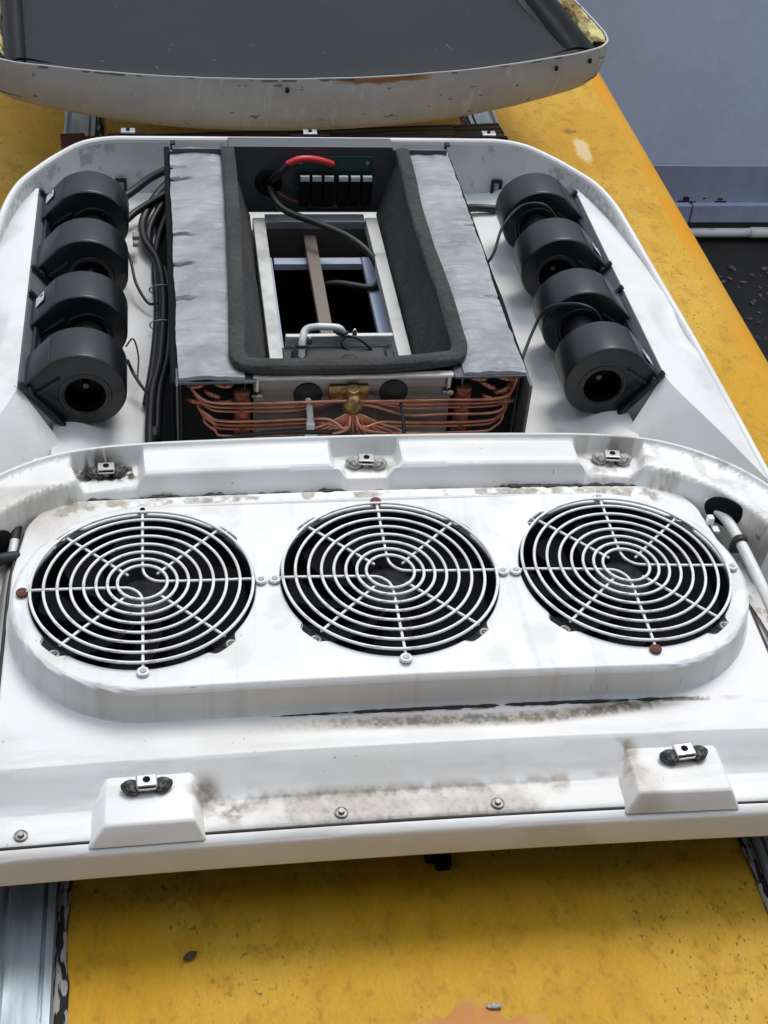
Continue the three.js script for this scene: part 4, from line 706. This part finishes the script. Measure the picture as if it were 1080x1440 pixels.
      part(grp, 'fixing_screw', merge([cyl(0.0042, 0.0048, 0.004, x, yy + 0.001, z, 16), cyl(0.0085, 0.009, 0.002, x, yy - 0.003, z, 20)]), rusty ? M.rust : (car ? (n === 0 && k === 6 ? M.black : M.dullMetal) : M.darkMetal));
    }
    return grp;
  };
  FANX.forEach((x, n) => { const f = fan(n); f.position.set(x, warpY(x), 0); f.rotation.z = Math.atan(-0.056 * x); });

  // ---- latches: a metal strap over a stud with two wings
  const latch = (x, y, z, s, mw, ms, turn, mh) => {
    const mk = (g) => { g.scale(s, s, s); g.rotateY(turn); g.translate(x, y + warpY(x), z); return g; };
    const strap = merge([rbox(0.030, 0.003, 0.022, 0, 0.018, 0, 0.0012), rbox(0.003, 0.018, 0.022, -0.0145, 0.009, 0, 0.001), rbox(0.003, 0.018, 0.022, 0.0145, 0.009, 0, 0.001), rbox(0.028, 0.003, 0.006, 0, 0.0125, 0.0115, 0.001)]);
    const l = part(lid, 'cover_latch', mk(strap), ms);
    part(l, 'strap_hole', mk(cyl(0.0058, 0.0058, 0.0012, 0, 0.0195, -0.001, 20)), mh);
    part(l, 'stud', mk(cyl(0.008, 0.010, 0.015, 0, 0.0075, 0, 16)), M.dullMetal);
    for (const q of [-1, 1]) {
      const w = new THREE.SphereGeometry(0.013, 20, 14); { const p = w.attributes.position; for (let i = 0; i < p.count; i++) { const X = p.getX(i), Y = p.getY(i); p.setXYZ(i, X * 1.15 + (Y > 0 ? q * -0.002 : 0), Y * 0.85, p.getZ(i) * (1.05 - 0.25 * (X * q / 0.013))); } }
      w.rotateZ(q * 0.35); w.rotateY(q * 0.2); w.translate(q * 0.0255, 0.008, 0.002); w.computeVertexNormals();
      part(l, 'latch_wing', mk(w), mw);
    }
    return l;
  };
  latch(-0.487, -0.0205, -0.338, 1.0, M.grimyRubber, M.chrome, 0.04, M.black);
  latch(0.0, -0.0205, -0.336, 1.0, M.paleRubber, M.chrome, -0.1, M.black);
  latch(0.485, -0.0205, -0.338, 1.0, M.paleRubber, M.chrome, -0.12, M.black);
  latch(-0.418, -0.0895, 0.355, 1.0, M.grimyRubber, M.chrome, 0.05, M.black);
  latch(0.440, -0.0895, 0.353, 1.05, M.grimyRubber, M.chrome, 0.1, M.black);
  for (const x of [-0.607, -0.121, 0.127]) {
    const s = part(lid, 'flange_screw', merge([lathe([[0, 0.0025], [0.009, 0.0025], [0.0105, 0.0012], [0.0105, 0]], 24), cyl(0.005, 0.0055, 0.006, 0, 0.005, 0, 6), new THREE.TorusGeometry(0.0095, 0.0012, 6, 24).rotateX(Math.PI / 2).translate(0, 0.003, 0)]), M.dullMetal);
    s.geometry.translate(x, -0.1206 + warpY(x), 0.4045); 
  }
  // pipes and hoses in the side channels
  const pr = part(lid, 'refrigerant_pipe', capTube([[0.650, -0.038, -0.23], [0.660, -0.040, -0.20], [0.677, -0.046, -0.15], [0.686, -0.055, 0.0], [0.690, -0.075, 0.30]], 0.0105, 40, 14), M.pipeWhite);
  part(pr, 'pipe_clamp', merge([(() => { const t = new THREE.TorusGeometry(0.012, 0.0035, 8, 20); t.scale(1, 1, 2.2); t.translate(0.680, -0.048, -0.112); return t; })(), rbox(0.022, 0.018, 0.014, 0.675, -0.062, -0.112, 0.003)]), M.rubber);
  { const g = new THREE.SphereGeometry(0.036, 24, 12); g.scale(1.2, 0.9, 0.28); g.rotateY(-0.67); g.translate(0.674, -0.038, -0.186); part(lid, 'pipe_hole_disc', g, M.black); }  // black disc standing in for the dark of the right pipe hole
  part(lid, 'corner_bracket', merge([rbox(0.012, 0.026, 0.014, 0.640, -0.048, -0.172, 0.002), rbox(0.014, 0.008, 0.018, 0.648, -0.056, -0.157, 0.002)]), M.wire);
  { const b = part(lid, 'tap_valve', merge([rbox(0.018, 0.03, 0.016, 0.735, -0.06, -0.12, 0.003), rbox(0.03, 0.01, 0.012, 0.729, -0.042, -0.12, 0.003), cyl(0.006, 0.006, 0.05, 0.742, -0.09, -0.11, 10), rbox(0.02, 0.05, 0.02, 0.742, -0.098, -0.085, 0.004)]), M.dullMetal); }
  part(lid, 'refrigerant_pipe', capTube([[-0.650, -0.075, -0.235], [-0.654, -0.078, -0.1], [-0.658, -0.088, 0.1], [-0.664, -0.10, 0.28]], 0.0105, 40, 14), M.dullMetal);
  part(lid, 'black_hose', capTube([[-0.622, -0.045, -0.285], [-0.636, -0.05, -0.26], [-0.645, -0.056, -0.225], [-0.648, -0.06, -0.2]], 0.009, 30, 10), M.rubber);
  part(lid, 'hose_end', capTube([[-0.6475, -0.0605, -0.205], [-0.650, -0.065, -0.165]], 0.0085, 8, 10), M.pipeWhite);
  part(lid, 'black_hose', capTube([[-0.643, -0.055, -0.145], [-0.662, -0.052, -0.138], [-0.685, -0.058, -0.13], [-0.72, -0.075, -0.10]], 0.011, 30, 10), M.rubber);
  { const g = new THREE.SphereGeometry(0.034, 24, 12); g.scale(1.1, 0.9, 0.3); g.rotateY(0.8); g.translate(-0.680, -0.06, -0.180); part(lid, 'pipe_hole_disc', g, M.black); }  // black disc in place of the dark left pipe hole
  part(lid, 'deck_seal', merge([-1, 1].map((s) => tube([[s * 0.629, deckY(-0.2) + warpY(0.63) - 0.006, -0.2], [s * 0.6475, deckY(-0.1) + warpY(0.63) - 0.006, -0.1], [s * 0.6515, deckY(0.1) + warpY(0.63) - 0.006, 0.1], [s * 0.6535, deckY(0.255) + warpY(0.63) - 0.006, 0.255]], 0.0038, 40, 6))), M.rubber);
}

// ------------------------------------------------------------------ the cover taken off the rear half, lying upside down behind it
{
  const t = thing('removed_cover', 'removed grey fibreglass cover lying upside down on the bus roof, dark lining upwards', 'cover');
  t.position.set(0, 0, -2.55); t.rotation.y = 0.087;
  const half = [[0, 0.72], [0.15, 0.715], [0.30, 0.70], [0.45, 0.675], [0.60, 0.637], [0.70, 0.606], [0.78, 0.578], [0.84, 0.545], [0.872, 0.505], [0.884, 0.455], [0.884, 0.38], [0.876, 0.2], [0.855, -0.1], [0.81, -0.5], [0.74, -0.74], [0.6, -0.83], [0.3, -0.86], [0, -0.865]];
  const ctrl = [...half.map(([x, z]) => V3(x, 0, z)), ...half.slice(1, -1).reverse().map(([x, z]) => V3(-x, 0, z))];
  const cv = new THREE.CatmullRomCurve3(ctrl, true, 'centripetal'), N = 320, P = cv.getSpacedPoints(N);
  const ring = [[1, 0.098], [1.001, 0.06], [0.997, 0.022], [0.988, -0.011], [0.970, -0.041], [0.938, -0.061], [0.895, -0.081], [0.835, -0.101], [0.76, -0.120], [0.66, -0.140], [0.53, -0.164], [0.3, -0.188], [0.02, -0.192]];
  const outer = grid(P.map((_, i) => i), ring.map((_, k) => k), (i, k) => {
    const [s, y] = ring[k], p = P[i], e = Math.pow(Math.abs(p.x) / 0.884, 3);
    return [p.x * s, 0.098 - (0.098 - y) * (1 - 0.20 * e) + (k ? 0 : 0.002 * (fbm(i * 0.25, 2, 1811, 3) - 0.5)), p.z * s];
  }, 0.7);
  { const p = outer.attributes.position, uv = outer.attributes.uv; for (let i = 0; i < p.count; i++) uv.setXY(i, (p.getX(i) + 0.9) / 1.8, (0.098 - p.getY(i)) / 0.32); }
  const shellM = std({ map: tex(1024, 512, (u, v) => {
    const x = u * 1.8 - 0.9, n1 = fbm(u * 8, v * 4, 1831, 5), st = fbm(u * 60, v * 3, 1851, 4), n2 = fbm(u * 60, v * 20, 1871, 3);
    let c = mixc([0.70, 0.70, 0.695], [0.64, 0.635, 0.625], sst(0.3, 0.7, n1 * 0.6 + st * 0.4)); c = mixc(c, [0.78, 0.78, 0.775], sst(0.62, 0.74, st) * 0.5);
    const r = sst(0.06, 0.03, v + (n2 - 0.5) * 0.05) * sst(0.02, 0.08, x) * sst(0.32, 0.24, x); c = mixc(c, [0.55, 0.32, 0.13], r * 0.9);
    const ch = sst(0.03, 0.0, v) * sst(0.55, 0.62, n2); c = mixc(c, [0.2, 0.19, 0.18], ch * 0.8);
    const bl = sst(0.80, 0.83, n2); c = mixc(c, [0.22, 0.2, 0.18], bl * 0.5); return c;
  }, true, false), roughness: 0.55 });
  part(t, 'cover_shell', outer, shellM);
  // rim edge and inner face
  const inR = [[1, 0.098, 0], [0.9985, 0.1005, 0], [0.993, 0.1, 0], [0.9925, 0.09, 0], [0.985, 0.0, 0]];
  part(t, 'cover_rim', boxUV(grid(P.map((_, i) => i), inR.map((_, k) => k), (i, k) => [P[i].x * inR[k][0], inR[k][1] + 0.002 * (fbm(i * 0.25, 2, 1811, 3) - 0.5), P[i].z * inR[k][0]], 0.6, true), 0.5), shellM.clone());
  // dark lining sheet
  const zEdge = (x) => { let z = 0.72; for (let i = 1; i < half.length; i++) if (half[i][0] >= Math.abs(x)) { const a = half[i - 1], b = half[i]; return mix(a[1], b[1], (Math.abs(x) - a[0]) / (b[0] - a[0])); } return z; };
  const liner = grid(range(-0.765, 0.765, 50), range(0, 1, 40), (x, v) => { const z0 = zEdge(x) * 0.988 - 0.004, z = mix(z0, -0.78, v), d = z0 - z; return [x, 0.094 - 0.045 * sst(0, 0.16, d) - 0.03 * sst(0.1, 0.6, d) + 0.006 * (fbm(x * 3, z * 3, 1911, 3) - 0.5), z]; }, 0);
  part(t, 'lining_sheet', planUV(liner, -0.9, 0.9, -0.9, 0.9), phys({ map: tex(1024, 1024, (u, v) => {
    const n = fbm(u * 6, v * 6, 1931, 5), st = fbm(u * 70, v * 6, 1951, 3), sp = vnoise(u * 120, v * 40, 1971); let k = 0.160 + 0.04 * (n - 0.5); let c = [k * 0.95, k * 1.02, k * 1.08];
    if (sp > 0.965 && st > 0.5) c = mixc(c, [0.5, 0.52, 0.53], 0.35); return c;
  }, true, false), roughness: 0.8, specularIntensity: 0.5 }), 'slate grey insulation sheet');
  // folded edges of the lining and the torn foam at the sides
  for (const s of [-1, 1]) {
    part(t, 'lining_edge', grid(range(0, 1, 8), range(-0.7, 0.56, 60), (u, z) => [s * (0.766 + 0.052 * u + 0.01 * (fbm(z * 12, u * 2, 1991, 3) - 0.5) * u), 0.042 + 0.052 * Math.pow(u, 0.7) + 0.004 * Math.sin(u * 9), z * (1 - 0.0 * u)], 0, s < 0), M.plasticDark);
    part(t, 'lining_fold', tube([[s * 0.815, 0.092, 0.555], [s * 0.775, 0.085, 0.515], [s * 0.70, 0.083, 0.55], [s * 0.60, 0.085, 0.61]], 0.004, 24, 6), M.black);
    const foam = grid(range(0, 1, 10), range(-0.72, 0.50, 160), (u, z) => {
      const zx = clamp(z, -0.72, 0.5); let xo = 0.872; for (let i = 8; i < 15; i++) if (half[i][1] >= zx && half[i + 1][1] < zx) xo = mix(half[i + 1][0], half[i][0], (zx - half[i + 1][1]) / (half[i][1] - half[i + 1][1]));
      const xi = 0.822 + 0.022 * (fbm(z * 16, 4, 2011, 4) - 0.5) - 0.0 * z, x = mix(xi, xo * 0.99, u);
      return [s * x, 0.076 + 0.022 * sst(0, 0.2, u) + 0.010 * (fbm(x * 60, z * 40, 2031, 3) - 0.5), z];
    }, 0, s < 0);
    part(t, 'torn_foam', boxUV(foam, 0.5), std({ map: tex(512, 512, (u, v) => { const a = fbm(u * 9, v * 9, 2051, 5, 9), b = fbm(u * 40, v * 40, 2071, 3, 40); let c = mixc([0.78, 0.74, 0.50], [0.52, 0.44, 0.27], sst(0.42, 0.66, a)); return mixc(c, [0.2, 0.16, 0.11], sst(0.6, 0.75, b * 0.6 + a * 0.4) * 0.8); }), roughness: 0.95, bumpMap: grainBump, bumpScale: 0.006 }), 'torn yellow foam along the cover edge');
  }
  for (const [x, z] of [[0.68, 0.623], [0.795, 0.578], [-0.1, 0.724]]) { const g = new THREE.SphereGeometry(0.006, 12, 8); g.scale(1, 1.4, 0.7); g.translate(x, 0.072, z); part(t, 'rim_rivet', g, M.plasticDark); }
}
{
  const b = thing('batten', 'grey batten lying on the roof under the front edge of the removed cover', 'batten');
  b.position.set(0.0, -0.268, -2.13); b.rotation.y = 0.09;
  part(b, 'beam', boxUV(rbox(1.30, 0.134, 0.07, 0, 0, 0, 0.004), 0.5), std({ map: tex(256, 256, (u, v) => { const a = fbm(u * 3, v * 40, 2111, 4, 0); return mixc([0.50, 0.46, 0.42], [0.27, 0.24, 0.215], sst(0.35, 0.7, a)); }), roughness: 0.85 }));
  part(b, 'end_cleat', boxUV(rbox(0.07, 0.03, 0.10, -0.62, 0.055, 0, 0.004), 0.5), M.rust);
}

renderer.render(scene, camera);
